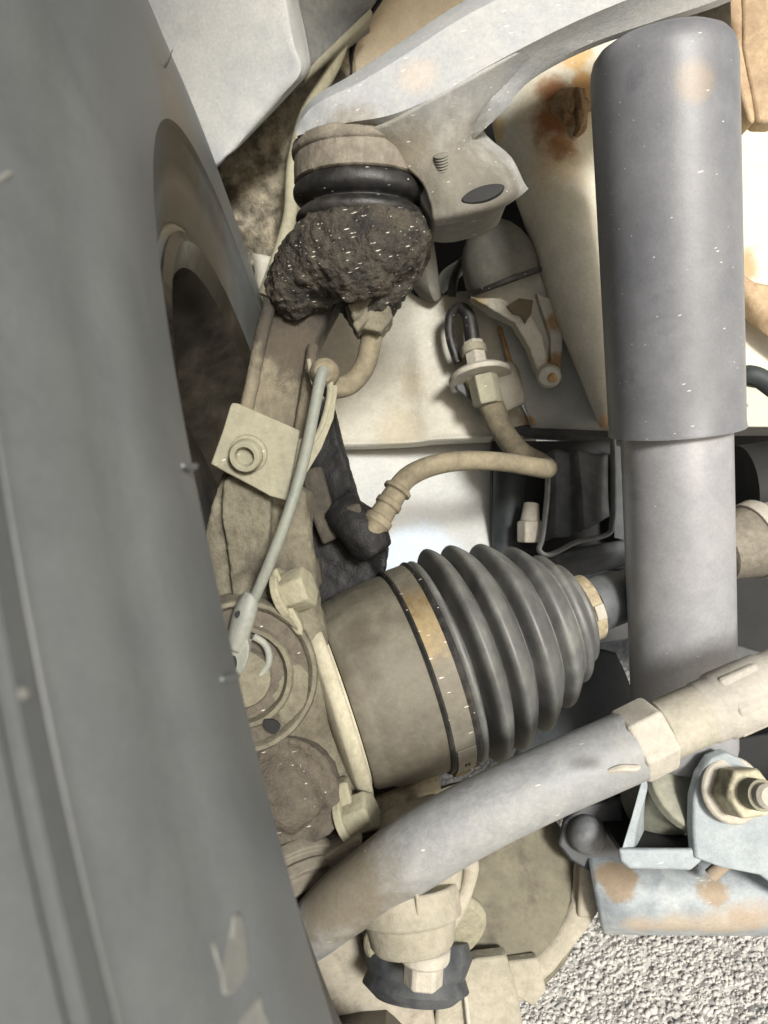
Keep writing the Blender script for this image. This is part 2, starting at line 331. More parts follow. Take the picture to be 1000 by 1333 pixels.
o = obj('ground', g, ground_mat()); o['kind'] = 'structure'
def ground_hit(x, y):
    d = V((x - 500) / F, (666.5 - y) / F, 1); return d * (CAMH / -d.z) + Vector((0, 0, CAMH))
ic = bmesh.new(); bmesh.ops.create_icosphere(ic, subdivisions=1, radius=1); icv = [v.co.copy() for v in ic.verts]; icf = [tuple(v.index for v in f.verts) for f in ic.faces]; ic.free()
st = MB(); c0 = ground_hit(880, 1270)
def stone(x, y, s):
    q = Matrix.Rotation(random.uniform(0, 6.28), 3, 'Z') @ Matrix.Rotation(random.uniform(-.4, .4), 3, 'X')
    sc = Vector((s * random.uniform(.7, 1.4), s * random.uniform(.6, 1), s * random.uniform(.25, .42)))
    st.add([q @ Vector((v.x * sc.x, v.y * sc.y, v.z * sc.z)) * random.uniform(.88, 1.12) + Vector((x, y, random.uniform(-.7, .1) * sc.z)) for v in icv], icf)
for i in range(30000):
    x = c0.x + random.uniform(-.22, .26); y = c0.y + random.uniform(-.14, .3)
    stone(x, y, random.choice((.0010, .0013, .0017, .0022, .0034)))
o = obj('aggregate_stones', st, 'stone', kind='stuff', sharp=180); o['label'] = 'pale rounded stones of the asphalt surface'; o['category'] = 'gravel'
def far_patch(): pass

# ------------------------------------------------------------------ wheel
wc = W(-0.1549, -0.1009, 0.4743); yaw, roll = 0.0254, 0.2541
wa = V(math.cos(yaw) * math.cos(roll), math.sin(roll), math.sin(yaw) * math.cos(roll))
TR, TH, TB = .4148, .1127, .2282
wheel = thing('wheel', 'large dusty grey tyre on its wheel filling the left side of the photo', 'wheel', (wc.x, wc.y, 0))
A, B = wc, wc + wa                                   # one unit of fraction = one metre
def sweep_prof(p): return p
prof = [(.072, TB - .004), (.088, TB), (.0955, TB + .003), (.098, TB + .010), (.0965, TB + .014), (.0985, TB + .016), (.104, TB + .030), (.1058, TB + .0400), (.1080, TB + .0412),
        (.1098, TB + .0525), (.1120, TB + .0537), (.1138, TB + .075), (.1140, TB + .088), (.1125, TB + .105), (.1117, TB + .1065), (.1105, TB + .118), (.1075, TB + .134), (.1065, TB + .1355),
        (.1058, TR - .0475), (.1016, TR - .0460), (.1012, TR - .0415), (.1062, TR - .0395), (.1060, TR - .0345), (.1012, TR - .0335), (.1008, TR - .0290), (.1040, TR - .0275), (.1020, TR - .0220), (.0985, TR - .0170), (.093, TR - .0095), (.086, TR - .0055), (.078, TR - .0035), (.060, TR - .0015), (.0565, TR - .0014), (.0555, TR - .0085), (.0475, TR - .0085), (.0465, TR - .001),
        (.020, TR), (.0185, TR - .0005), (.0175, TR - .0085), (.0095, TR - .0085), (.0085, TR - .0003)]
SQ = (TR - TB) / .1752; prof = [(t * TH / .1029, TB + (r - TB) * SQ if r < TB + .15 else TR - (TR - r) * SQ) for t, r in prof]
prof += [(-t, r) for t, r in reversed(prof)]
m = MB(); lathe(m, A, B, prof, 256, cap=False); n_ = len(prof)
m.f += [((n_ - 1) * 256 + k, (n_ - 1) * 256 + (k + 1) % 256, (k + 1) % 256, k) for k in range(256)]
obj('tyre', m, 'rubber', wheel, sharp=55)
m = MB(); rp = [(u_ * TH / .1029, r_) for u_, r_ in [(.090, TB - .001), (.096, TB + .008), (.0985, TB + .009), (.0995, TB + .005), (.094, TB - .006), (.082, TB - .010), (.07, TB - .012), (.055, TB - .024), (.0, TB - .028), (-.05, TB - .026), (-.07, TB - .03), (-.075, .06), (-.065, .04), (-.062, .0)]]
lathe(m, A, B, rp, 128, cap=False); obj('rim', m, 'rim', wheel, solid=.003)
a_, b_ = basis(wa)
def on_wheel(u, r, ang): return wc + wa * u + (a_ * math.cos(ang) + b_ * math.sin(ang)) * r
def side_r(r):                                       # u of the sidewall at radius r
    for i in range(8, 22):
        if prof[i][1] <= r <= prof[i + 1][1]: f = (r - prof[i][1]) / (prof[i + 1][1] - prof[i][1] + 1e-9); return prof[i][0] * (1 - f) + prof[i + 1][0] * f
    return .11
# ------------------------------------------------------------------ brake disc behind
disc = thing('brake_disc', 'rust brown brake disc seen through the wheel opening', 'brake disc', (wc.x, wc.y, wc.z - .15))
m = MB(); lathe(m, A, B, [(.015, .045), (.015, .150), (.017, .152), (.038, .152), (.040, .150), (.040, .045)], 96, cap=True); obj('friction_ring', m, 'rim', disc)
m = MB(); lathe(m, A, B, [(.041, .07), (.055, .08), (.058, .165), (.052, .168), (.052, .16), (.050, .08)], 96, cap=False); obj('dust_shield', m, 'rim', disc, solid=.0015)
# ------------------------------------------------------------------ raised letters on the tyre shoulder
def tyre_pt(pxx, pyy):                               # nearest point of the tyre surface under a pixel
    o_ = Vector((0, 0, CAMH)); dr = (P(pxx, pyy, 1) - o_); lo, hi = .05, .6; s = .05
    def inside(q):
        w = q - wc; u = w.dot(wa); rr = (w - wa * u).length
        if abs(u) > .126: return False
        best = 0
        for i in range(10, 44):
            u0, u1 = prof[i][0], prof[i + 1][0]
            if min(u0, u1) <= abs(u) <= max(u0, u1) and prof[i][1] > TB + .08: best = max(best, prof[i][1])
        return rr < best and rr > TB + .02
    while s < .8:
        if inside(o_ + dr * s): return o_ + dr * s
        s += .0005
    return o_ + dr * .25
for poly in ([(271, 1222), (281, 1218), (298, 1212), (300, 1186), (311, 1184), (316, 1215), (322, 1240), (321, 1268), (300, 1292), (288, 1298), (284, 1270), (276, 1245)],
             [(304, 1325), (322, 1302), (336, 1284), (342, 1312), (346, 1345), (344, 1375), (318, 1385)]):
    m = MB(); n0 = len(poly); f3 = [tyre_pt(*q) for q in poly]; nn = ((f3[0] + f3[5]) / 2 - wc); nn = (nn - wa * nn.dot(wa)).normalized() + wa * .9; nn.normalize()
    m.add([q + nn * .0012 for q in f3] + [q - nn * .006 for q in f3], [tuple(range(n0)), tuple(n0 + i for i in reversed(range(n0)))] + [(i, n0 + i, n0 + (i + 1) % n0, (i + 1) % n0) for i in range(n0)])
    obj('raised_letter', m, 'rubberdust', wheel, bevel=.001)

for pts in ([(0, 907), (14, 905), (28, 903), (40, 901)], [(-4, 236), (6, 230), (16, 222)], [(238, 606), (246, 608), (254, 607)], [(288, 884), (300, 882), (308, 880)]):
    m = MB(); tube(m, [tyre_pt(*q) for q in pts], [.0006, .0011, .0009, .0004][:len(pts)], 8, 4); obj('mould_line', m, 'rubberdust' if pts[0][0] < 100 else 'rubber', wheel)
q0 = tyre_pt(214, 88); m = MB(); tube(m, [q0, q0 + V(.0022, .0028, -.001), q0 + V(.0044, .0072, -.002)], [.0007, .0005, .0002], 6, 4); obj('rubber_whisker', m, 'blackboot', wheel)

# ------------------------------------------------------------------ wheel arch, top left
m = MB(); loft(m, [[(60, -160, .60), (200, -160, .57), (330, -150, .545), (350, -145, .545), (380, -160, .60)],
                   [(60, -20, .62), (200, -10, .58), (345, -10, .55), (372, -8, .552), (385, -20, .60)],
                   [(80, 60, .63), (215, 60, .59), (362, 55, .555), (383, 60, .557), (398, 50, .60)],
                   [(120, 120, .64), (230, 118, .60), (372, 92, .56), (390, 97, .562), (402, 86, .60)],
                   [(150, 190, .65), (240, 170, .61), (340, 135, .575), (372, 122, .575), (388, 106, .61)],
                   [(170, 300, .66), (262, 234, .62), (292, 206, .60), (315, 184, .60), (340, 158, .63)]], 6, 6)
arch = thing('wheel_arch_liner', 'large pale grey panel with a folded corner above and behind the tyre', 'panel', P(230, 100, .62))
obj('panel', m, 'white', arch, solid=.003)
m = MB(); loft(m, [[(300, -200, .60), (560, -200, .70)], [(345, -40, .585), (520, -40, .68)], [(383, 60, .59), (482, 8, .67)], [(391, 104, .60), (480, 22, .68)], [(385, 112, .63), (480, 40, .70)]], 5, 5)
obj('inner_flange', m, 'greyplastic', arch, solid=.003)
m = MB(); loft(m, [[(392, 98, .598), (481, 12, .668)], [(396, 106, .602), (484, 20, .674)], [(384, 116, .62), (480, 34, .69)]], 3, 5)
obj('folded_edge', m, 'plate', arch, solid=.002)

m = MB(); m.add([(-.8, -.02, 1.22), (1.6, -.02, 1.22), (1.6, .9, 1.2), (-.8, .9, 1.2), (1.6, 1.5, 1.1), (-.8, 1.5, 1.1), (1.6, 1.62, .95), (-.8, 1.62, .95), (1.6, 1.64, .36), (-.8, 1.64, .36)], [(0, 1, 2, 3), (3, 2, 4, 5), (5, 4, 6, 7), (7, 6, 8, 9)])
obj('unseen_sky_blocker', m, 'black', arch, solid=.004, sharp=80)  # unseen roof and back wall, added to block sky light and darken the cavity
wall = MB(); loft(wall, [[(240, 150, .68), (330, 110, .67), (400, 20, .70), (480, -40, .74)], [(250, 260, .68), (340, 200, .67), (392, 160, .68), (470, 140, .72)],
                         [(280, 380, .69), (345, 330, .675), (380, 300, .67), (460, 260, .72)], [(300, 480, .69), (350, 420, .68), (400, 380, .68), (430, 360, .70)]], 10, 10)
tag(obj('inner_wing', wall, 'undercoat', solid=.003, disp=.012, disp2=.004), 'mottled brown and sand coloured undercoated metal between tyre and upper ball joint', 'body panel')
m = MB(); tube(m, px((345, 385, .62), (376, 290, .62), (382, 215, .63), (398, 150, .64), (432, 90, .65), (452, 40, .66), (486, -30, .67)), L(9, .63), 14)
tag(obj('edge_strip', m, 'knuckle_pale'), 'sand coloured curved strip running up behind the ball joint to the top edge', 'metal strip')
m = MB(); loft(m, [[(430, 160, .72), (560, 140, .72), (700, 100, .74)], [(432, 60, .72), (560, 40, .72), (720, 20, .74)], [(436, 8, .73), (560, -20, .72), (760, -60, .74)], [(440, -100, .74), (600, -140, .74), (800, -140, .75)]], 4, 4)
m2 = MB(); tube(m2, px((456, 110, .715), (457, 75, .715), (466, 45, .715), (490, 8, .72), (510, -20, .72)), L(3.2, .7), 10)
pp = thing('peach_body_panel', 'smooth pale peach body panel above the control arm at the top edge', 'body panel', P(560, 80, .72))
obj('panel', m, 'peach', pp, solid=.003); obj('seam', m2, 'black', pp)

# ------------------------------------------------------------------ chassis rail
rail = thing('chassis_rail', 'long cream painted chassis rail behind the knuckle and the shock absorber', 'chassis rail', P(620, 560, .62))
def rl(*rows): return [[(a, b, d) for a, b, d in r] for r in rows]
m = MB(); loft(m, [[(330, 330, .66), (440, 350, .640), (500, 345, .625), (545, 388, .615), (600, 380, .61), (648, 378, .61)],
                   [(340, 420, .66), (420, 430, .635), (508, 424, .622), (548, 428, .612), (600, 420, .608), (652, 430, .61)],
                   [(350, 500, .66), (425, 505, .635), (520, 500, .620), (555, 500, .610), (610, 500, .606), (672, 510, .61)],
                   [(360, 560, .66), (436, 566, .632), (530, 566, .616), (565, 562, .608), (620, 560, .604), (694, 560, .61)],
                   [(365, 580, .66), (439, 581, .630), (532, 577, .616), (567, 573, .608), (622, 571, .604), (696, 569, .61)],
                   [(365, 580, .69), (441, 585, .68), (533, 582, .67), (568, 578, .66), (624, 576, .66), (698, 573, .66)]], 6, 6)
obj('side_plate', m, 'cream', rail, solid=.003, sharp=50)
m = MB(); loft(m, [[(646, 378, .60), (720, 378, .60), (840, 378, .60), (1340, 378, .60)], [(650, 430, .602), (720, 430, .60), (840, 430, .60), (1340, 430, .60)],
                   [(690, 552, .602), (730, 553, .60), (840, 555, .60), (1340, 551, .60)], [(692, 556, .66), (732, 557, .66), (840, 560, .66), (1340, 556, .66)]], 5, 5)
obj('rear_plate', m, 'creamshade', rail, solid=.003, sharp=50)
m = MB(); tube(m, px((650, 425, .600), (664, 470, .599), (680, 515, .599), (695, 553, .60)), L(3, .6), 10); obj('weld_seam', m, 'rustseam', rail, disp2=.001)
m = MB(); loft(m, [[(640, 553, .612), (720, 556, .606), (806, 561, .606)], [(640, 566, .608), (720, 570, .602), (806, 575, .602)], [(640, 568, .66), (720, 572, .66), (806, 577, .66)]], 3, 3)
obj('lower_lip', m, 'darkbracket', rail, solid=.002)
# corner bits of the rail left of the caliper
m = MB(); prism(m, [(424, 498, .625), (434, 505, .622), (446, 580, .622), (440, 585, .622), (432, 560, .624)], .004); obj('rail_edge', m, 'cream', rail, bevel=.0006)

# black sheet painting in the shade of the recess above the rail
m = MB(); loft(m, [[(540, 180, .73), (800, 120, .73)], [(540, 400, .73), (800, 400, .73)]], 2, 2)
tag(obj('gap_shade_sheet', m, 'black', solid=.004), 'black sheet with shade painted in, filling the gap above the bump stop', 'shade backdrop')
m = MB(); loft(m, [[(524, 318, .60), (545, 300, .595), (562, 310, .60)], [(531, 345, .60), (552, 335, .59), (568, 350, .60)], [(536, 366, .60), (558, 372, .59), (571, 378, .60)], [(548, 386, .61), (566, 392, .60), (574, 386, .61)]], 5, 5)
tag(obj('curved_flap', m, 'armlow', solid=.003), 'curved grey metal flap beside the dark gap left of the bump stop', 'metal flap')
m = MB(); tube(m, px((571, 378, .63), (584, 360, .63), (603, 345, .63)), [L(8, .63), L(11, .63), L(9, .63)], 12)
tag(obj('white_clip', m, 'white'), 'small white clip shining in the dark gap left of the bump stop', 'clip')
m = MB(); tube(m, px((588, 385, .60), (592, 360, .60), (604, 338, .61)), L(6, .6), 12)
tag(obj('black_grommet', m, 'blackboot'), 'small black rubber strip between the white clip and the grey bump stop', 'rubber strip')
bs = thing('bump_stop', 'grey rubber cone bump stop on its cream seat under the control arm', 'bump stop', P(660, 365, .56))
A0 = P(657, 366, .565); bd = V(-.33, .92, -.18).normalized(); B0 = A0 + bd * L(82, .565)
m = MB(); lathe(m, A0, B0, [(0, L(48, .565)), (.1, L(50, .565)), (.3, L(49, .565)), (.5, L(45, .565)), (.68, L(38, .565)), (.82, L(29, .565)), (.93, L(17, .565)), (1, L(4, .565))], 48); obj('rubber_cone', m, 'bumprubber', bs)
m = MB(); lathe(m, A0 - bd * L(5, .565), A0 + bd * .0004, [(0, L(51, .565)), (1, L(51, .565))], 48); obj('seat_plate', m, 'blackboot', bs, bevel=.0004)
# bump stop bracket
br = thing('bump_stop_bracket', 'cream cast bracket with a star shaped hole and rust streaks below the bump stop', 'bracket', P(700, 500, .57))
m = MB(); prism(m, [(614, 384, .565), (650, 366, .56), (700, 346, .56), (726, 362, .56), (735, 430, .565), (724, 476, .57), (706, 478, .57), (692, 442, .566), (672, 418, .564), (642, 404, .562)], .02)
obj('top_web', m, 'cream', br, bevel=.0018)
m = MB(); prism(m, [(612, 386, .558), (650, 388, .554), (686, 402, .553), (706, 436, .556), (714, 474, .56), (700, 484, .56), (689, 452, .557), (670, 420, .555), (640, 402, .556)], .014)
prism(m, [(698, 380, .556), (722, 390, .556), (733, 440, .56), (730, 492, .563), (716, 492, .563), (717, 440, .56), (706, 404, .556)], .014)
lathe(m, P(715, 488, .575), P(714, 490, .552), [(0, L(17, .56)), (.7, L(16, .56)), (1, L(12, .56))], 20)
obj('rib', m, 'cream', br, remesh=.0008, smooth=3, disp2=.001)
m = MB(); prism(m, [(660, 398, .551), (676, 388, .551), (694, 391, .551), (692, 408, .551), (684, 421, .551), (678, 410, .551), (668, 408, .551)], .002); obj('star_hole', m, 'brownhole', br)
m = MB(); lathe(m, P(719, 492, .552), P(718, 493, .549), [(0, L(7, .55)), (1, L(4, .55))], 16); obj('rusted_bolt', m, 'rustseam', br)

# ------------------------------------------------------------------ shock tower
tw = thing('shock_tower', 'tall cream shock tower with a rusty hole left of and behind the shock absorber', 'shock tower', P(760, 560, .54))
m = MB(); loft(m, [[(650, -60, .60), (660, -50, .56), (760, -50, .55), (860, -40, .56), (1340, -60, .57)],
                   [(664, 90, .60), (660, 95, .560), (735, 90, .545), (850, 90, .56), (1340, 90, .575)],
                   [(652, 150, .60), (648, 152, .556), (735, 150, .540), (850, 150, .56), (1340, 150, .575)],
                   [(664, 205, .60), (660, 210, .554), (738, 215, .536), (850, 210, .56), (1340, 210, .575)],
                   [(696, 300, .60), (692, 302, .552), (760, 310, .534), (850, 300, .56), (1340, 300, .575)],
                   [(728, 400, .60), (724, 402, .552), (780, 400, .536), (850, 400, .56), (1340, 400, .575)],
                   [(764, 490, .60), (760, 494, .552), (797, 490, .540), (850, 490, .56), (1340, 480, .575)],
                   [(788, 548, .60), (784, 556, .552), (803, 556, .544), (850, 552, .56), (1340, 550, .575)]], 6, 6)
obj('gusset', m, 'cream_rust', tw, solid=.003, sharp=60)
m = MB(); lathe(m, P(738, 144, .556), P(740, 142, .531), [(0, L(30, .54)), (.5, L(28, .54)), (.8, L(22, .54)), (.9, L(14, .54)), (1, L(4, .54))], 28, wob=.25)
obj('rusted_boss', m, 'rustboss', tw, disp2=.003, simple=2)
m = MB(); tube(m, px((752, 118, .532), (757, 140, .530), (756, 165, .532), (748, 178, .535)), [L(6, .53), L(7, .53), L(8, .53), L(3, .53)], 10, rough=.3); obj('rust_flake', m, 'rustboss', tw)
# right side bars
m = MB(); prism(m, [(944, -40, .50), (962, -40, .50), (984, 148, .505), (984, 160, .505), (975, 158, .505), (952, 80, .50)], .02); prism(m, [(966, -40, .50), (994, -40, .495), (1030, 150, .50), (1010, 160, .50), (985, 160, .505), (968, 60, .50)], .014)
tag(obj('brace_bar', m, 'brownbar', bevel=.0025, seg=3), 'brown and cream steel bar hanging at the top right corner of the photo', 'bar')
m = MB(); loft(m, [[(956, 345, .55), (980, 370, .545), (1040, 380, .55)], [(962, 372, .545), (985, 395, .54), (1040, 420, .545)], [(958, 395, .55), (990, 430, .55), (1040, 470, .55)]], 5, 5)
tag(obj('brown_bracket', m, 'brownbar', solid=.004, disp2=.002), 'rusty brown bracket corner on the cream panel at the right edge', 'bracket')
m = MB(); tube(m, px((955, 495, .56), (975, 488, .55), (1000, 500, .55), (1030, 540, .56)), L(13, .55), 14); tag(obj('dark_pipe', m, 'darkgreen'), 'dark curved pipe crossing the right edge above the cream plate', 'pipe')
m = MB(); prism(m, [(955, 505, .545), (968, 502, .545), (985, 505, .545), (1005, 520, .545), (1040, 545, .545), (1040, 556, .545), (955, 556, .545), (962, 540, .545), (974, 528, .545), (964, 520, .545)], .01)
tag(obj('cream_tab', m, 'cream', bevel=.001), 'cream tab with a notch at the right edge beside the collar of the shock', 'bracket')

# ------------------------------------------------------------------ brake hose, its fitting and the sensor lead loop
m = MB(); hp = px((618, 485, .575), (640, 530, .572), (655, 562, .565), (678, 590, .55), (703, 603, .535), (712, 610, .515), (690, 607, .495), (650, 601, .482), (600, 600, .475), (560, 607, .468), (530, 622, .462), (512, 645, .458))
tube(m, hp, [L(19, .575), L(17, .57), L(15, .565), L(15, .55), L(14, .535), L(13, .52), L(12.5, .495), L(12.5, .48), L(13, .475), L(13.5, .47), L(14, .46), L(14, .46)], 22)
hose = thing('brake_hose', 'brown dusty brake hose curving from the frame fitting down to the dark caliper', 'hose', P(600, 600, .48)); obj('hose', m, 'hose', hose)
m = MB(); A0, B0 = P(520, 634, .46), P(482, 694, .452)
lathe(m, A0, B0, [(0, L(16, .46)), (.04, L(19, .46)), (.1, L(19, .46)), (.13, L(15, .46)), (.3, L(15.5, .46)), (.33, L(17.5, .46)), (.42, L(17.5, .46)), (.45, L(15, .46)), (.65, L(16, .46)), (.68, L(19, .46)), (.8, L(19, .46)), (.85, L(15, .46)), (1, L(12, .46))], 28)
obj('crimp', m, 'hose', hose)
fit = thing('hose_fitting', 'cream disc clip and nuts holding the brake hose on the chassis rail', 'fitting', P(630, 490, .57))
m = MB(); lathe(m, P(626, 494, .572), P(626, 494, .572) + V(-.15, .95, .25) * .006, [(0, L(40, .57)), (.5, L(42, .57)), (1, L(36, .57))], 36, ref=V(1, 0, 0)); obj('clip_disc', m, 'nut', fit, bevel=.0005)
m = MB(); hexnut(m, P(622, 478, .572), P(616, 446, .578), L(15, .57)); obj('upper_nut', m, 'nut', fit, bevel=.0006)
m = MB(); lathe(m, P(618, 462, .575), P(616, 452, .577), [(0, L(17, .57)), (1, L(17, .57))], 20); obj('collar', m, 'plate', fit, bevel=.0006)
m = MB(); hexnut(m, P(628, 490, .568), P(636, 527, .566), L(20, .57), phase=.5); obj('lower_nut', m, 'plate', fit, bevel=.0006)
m = MB(); loft(m, [[(640, 478, .585), (662, 472, .58), (672, 482, .585)], [(646, 510, .575), (668, 500, .57), (680, 512, .575)], [(652, 540, .58), (668, 530, .575), (680, 524, .58)]], 5, 5); obj('clip_tab', m, 'cream', fit, solid=.004)
m = MB(); prism(m, [(588, 490, .575), (600, 478, .575), (615, 500, .575), (650, 520, .575), (640, 545, .575), (625, 540, .575), (612, 520, .575), (596, 508, .575)], .006); obj('backing_tab', m, 'darkbracket', fit, bevel=.001)
m = MB(); tube(m, px((596, 472, .585), (586, 440, .585), (586, 412, .583), (598, 400, .58), (610, 412, .578), (616, 450, .577)), [L(6, .58)] * 3 + [L(7, .58), L(9, .58), L(10, .58)], 14)
tag(obj('sensor_lead', m, 'blackboot'), 'black lead looping up from the cream hose fitting on the rail', 'cable')

# ------------------------------------------------------------------ under the rail
m = MB(); loft(m, [[(430, 570, .655), (560, 570, .65), (660, 565, .64)], [(430, 620, .64), (560, 620, .635), (660, 620, .63)], [(430, 680, .62), (560, 690, .615), (652, 690, .61)], [(430, 760, .595), (565, 770, .59), (660, 770, .59)]], 5, 5)
tag(obj('white_underbody_panel', m, 'whiteblue', solid=.003), 'bright white underbody panel behind the curved brake hose', 'panel')
m = MB(); lathe(m, P(664, 600, .60), P(660, 725, .60), [(0, L(22, .6)), (1, L(20, .6))], 28); tag(obj('dark_pipe_stub', m, 'darkgreen'), 'dark green vertical pipe behind the end of the brake hose', 'pipe')
bl = thing('drain_bolt', 'small cream bolt standing above the axle boot beside the dark bracket', 'bolt', P(692, 700, .57))
m = MB(); hexnut(m, P(690, 706, .57), P(690, 678, .57), L(17, .57)); obj('hex', m, 'nut', bl, bevel=.0008)
m = MB(); lathe(m, P(690, 680, .57), P(692, 655, .572), [(0, L(13, .57)), (.6, L(11, .57)), (1, L(10, .57))], 20); obj('tip', m, 'nut', bl, bevel=.0008)
bx = thing('dark_mount_bracket', 'dark dusty ribbed bracket box between axle boot and shock absorber', 'bracket', P(750, 720, .55))
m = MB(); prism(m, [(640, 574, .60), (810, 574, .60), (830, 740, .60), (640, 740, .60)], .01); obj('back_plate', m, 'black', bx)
m = MB(); loft(m, [[(712, 592, .57), (722, 585, .565), (740, 590, .57), (752, 585, .565), (768, 590, .57), (790, 592, .575)], [(712, 640, .57), (724, 640, .562), (744, 645, .57), (758, 640, .562), (772, 645, .57), (790, 640, .575)],
                   [(706, 705, .57), (722, 700, .562), (742, 698, .57), (760, 690, .562), (775, 682, .57), (792, 672, .575)]], 5, 4)
obj('ribbed_plate', m, 'darkbracket', bx, solid=.003)
m = MB(); tube(m, px((714, 600, .555), (712, 650, .555), (706, 700, .555), (702, 716, .555), (716, 722, .555), (750, 706, .555), (790, 696, .555), (797, 680, .555), (799, 640, .555), (798, 572, .56)), L(3.2, .555), 10, flat=2.6, ref=V(0, 0, 1))
obj('rim_flange', m, 'bracketedge', bx)
m = MB(); prism(m, [(800, 580, .58), (822, 585, .58), (826, 705, .58), (800, 700, .58)], .006); obj('side_plate', m, 'darkgreen', bx)
m = MB(); loft(m, [[(700, 726, .57), (760, 712, .57), (826, 702, .58)], [(715, 740, .575), (770, 728, .57), (826, 716, .58)], [(720, 752, .60), (770, 745, .60), (826, 730, .60)]], 4, 4); obj('bottom_flange', m, 'darkbracket', bx, solid=.003)

# ------------------------------------------------------------------ drive axle
ax = thing('drive_axle', 'ribbed grey rubber axle boot and joint running from the knuckle towards the shock', 'drive axle', P(560, 960, .42))
DA = .455
A0, B0 = P(433, 912, .452), P(803, 777, .484)         # axis: 394 px long
def lp(lst): return [(x / 394, L(r, DA)) for x, r in lst]
m = MB(); lathe(m, A0, B0, lp([(14, 60), (14, 118), (18, 122), (30, 124), (36, 125), (42, 128), (70, 131), (95, 133), (106, 133), (112, 132), (112, 60)]), 96); obj('joint_housing', m, 'joint', ax)
m = MB(); lathe(m, A0, B0, lp([(-14, 100), (-8, 124), (-5, 129), (2, 131), (8, 130), (10, 127), (9, 116), (13, 114)]), 96); obj('flange_ring', m, 'flangepale', ax, sharp=50)
m = MB(); lathe(m, A0, B0, lp([(104, 90), (104, 136), (107, 138), (110, 136), (110, 90)]), 96); lathe(m, A0, B0, lp([(134, 90), (134, 138), (138, 140), (142, 138), (142, 90)]), 96); obj('boot_bead', m, 'blackboot', ax)
m = MB(); lathe(m, A0, B0, lp([(109, 100), (109, 136.5), (135, 137.5), (135, 100)]), 96); obj('large_clamp', m, 'clampbig', ax, bevel=.0004)
axd = (B0 - A0).normalized(); toc = -V(0, 0, 1); toc = (toc - axd * toc.dot(axd)).normalized(); dn = axd.cross(toc); dn = dn if dn.dot(V(0, -1, 0)) > 0 else -dn
def around(x, r, ang): return A0 + (B0 - A0) * (x / 394) + (toc * math.cos(ang) + dn * math.sin(ang)) * L(r, DA)
def patch(m, x0, x1, a0, a1, r, th, n=8):
    vs = []; fs = []
    for i in range(n + 1):
        a = a0 + (a1 - a0) * i / n; vs += [around(x0, r, a), around(x1, r, a), around(x1, r + th, a), around(x0, r + th, a)]
    for i in range(n):
        k = i * 4; fs += [(k + j, k + (j + 1) % 4, k + 4 + (j + 1) % 4, k + 4 + j) for j in range(4)]
    fs += [(3, 2, 1, 0), tuple(n * 4 + j for j in range(4))]; m.add(vs, fs)
m = MB(); patch(m, 110.5, 133.5, R(38), R(78), 137, 2.2); obj('clamp_overlap', m, 'clampgrey', ax, bevel=.0003)
m = MB(); patch(m, 111, 132, R(76), R(90), 138, 6); patch(m, 114, 128, R(88), R(93), 137, 12); obj('clamp_ear', m, 'clamp', ax, bevel=.0007)
m = MB(); patch(m, 119, 121, R(52), R(55), 139, 1.2, 2); patch(m, 123, 125, R(52.5), R(55.5), 139, 1.2, 2); obj('clamp_mark', m, 'black', ax)
bp_ = [(140, 118), (141, 132), (144, 137), (149, 138), (153, 131), (156, 112), (159, 106), (162, 118), (166, 140), (171, 147), (176, 146), (184, 138), (191, 124), (194, 111), (197, 120), (200, 137), (205, 142), (211, 139), (221, 129), (229, 116), (232, 106), (235, 112), (240, 127), (246, 131), (252, 127), (262, 117), (271, 105), (274, 99), (277, 104),
       (282, 112), (288, 113), (294, 108), (303, 98), (309, 90), (312, 87), (316, 90), (322, 90), (328, 83), (335, 73), (338, 70), (343, 70), (348, 62), (353, 50), (356, 43), (370, 42), (370, 20)]
bp_ = [(140 + (a - 140) * .93, b) for a, b in bp_]; fine = [(v.x, v.y) for v in resample([Vector((a, b, 0)) for a, b in bp_], 4)]
m = MB(); lathe(m, A0, B0, lp(fine), 128, wob=.004); obj('bellows', m, 'boot', ax, sharp=80)
m = MB(); lathe(m, A0, B0, lp([(340, 30), (340, 47), (355, 46), (355, 30)]), 64); obj('small_clamp', m, 'clamp2', ax, bevel=.0004)
m = MB(); patch(m, 341, 354, R(-10), R(14), 47, 3); obj('clamp_buckle', m, 'nut', ax, bevel=.0005)
A1 = A0 + (B0 - A0) * (351 / 394); B1 = P(1040, 690, .57)
m = MB(); lathe(m, A1, B1, [(0, L(36, DA)), (.02, L(38, DA)), (.12, L(38, DA)), (.14, L(34, DA)), (.2, L(33, DA)), (.8, L(33, .45)), (1, L(33, .45))], 48); obj('shaft', m, 'darkshaft', ax)
ij = thing('inner_joint_boot', 'dark boot with pale clamp bands right of the shock absorber', 'joint boot', P(985, 750, .50))
A2, B2 = P(930, 722, .53), P(1080, 668, .55)
m = MB(); lathe(m, A2, B2, [(0, L(20, .5)), (.05, L(40, .5)), (.2, L(46, .5)), (.28, L(50, .5)), (.5, L(55, .5)), (.65, L(62, .5)), (.8, L(80, .5)), (1, L(82, .5))], 64); obj('boot', m, 'housing', ij)
m = MB(); lathe(m, A2, B2, [(.30, L(40, .5)), (.30, L(54, .5)), (.40, L(56, .5)), (.40, L(40, .5))], 64); lathe(m, A2, B2, [(.52, L(40, .5)), (.52, L(60, .5)), (.63, L(64, .5)), (.63, L(40, .5))], 64); obj('clamp_band', m, 'nut', ij, bevel=.0005)
m = MB(); patch_ = None
m = MB(); lathe(m, P(960, 640, .56), P(1260, 620, .56), [(0, L(60, .56)), (.3, L(66, .56)), (1, L(66, .56))], 40); obj('rubber_cup', m, 'black', ij)

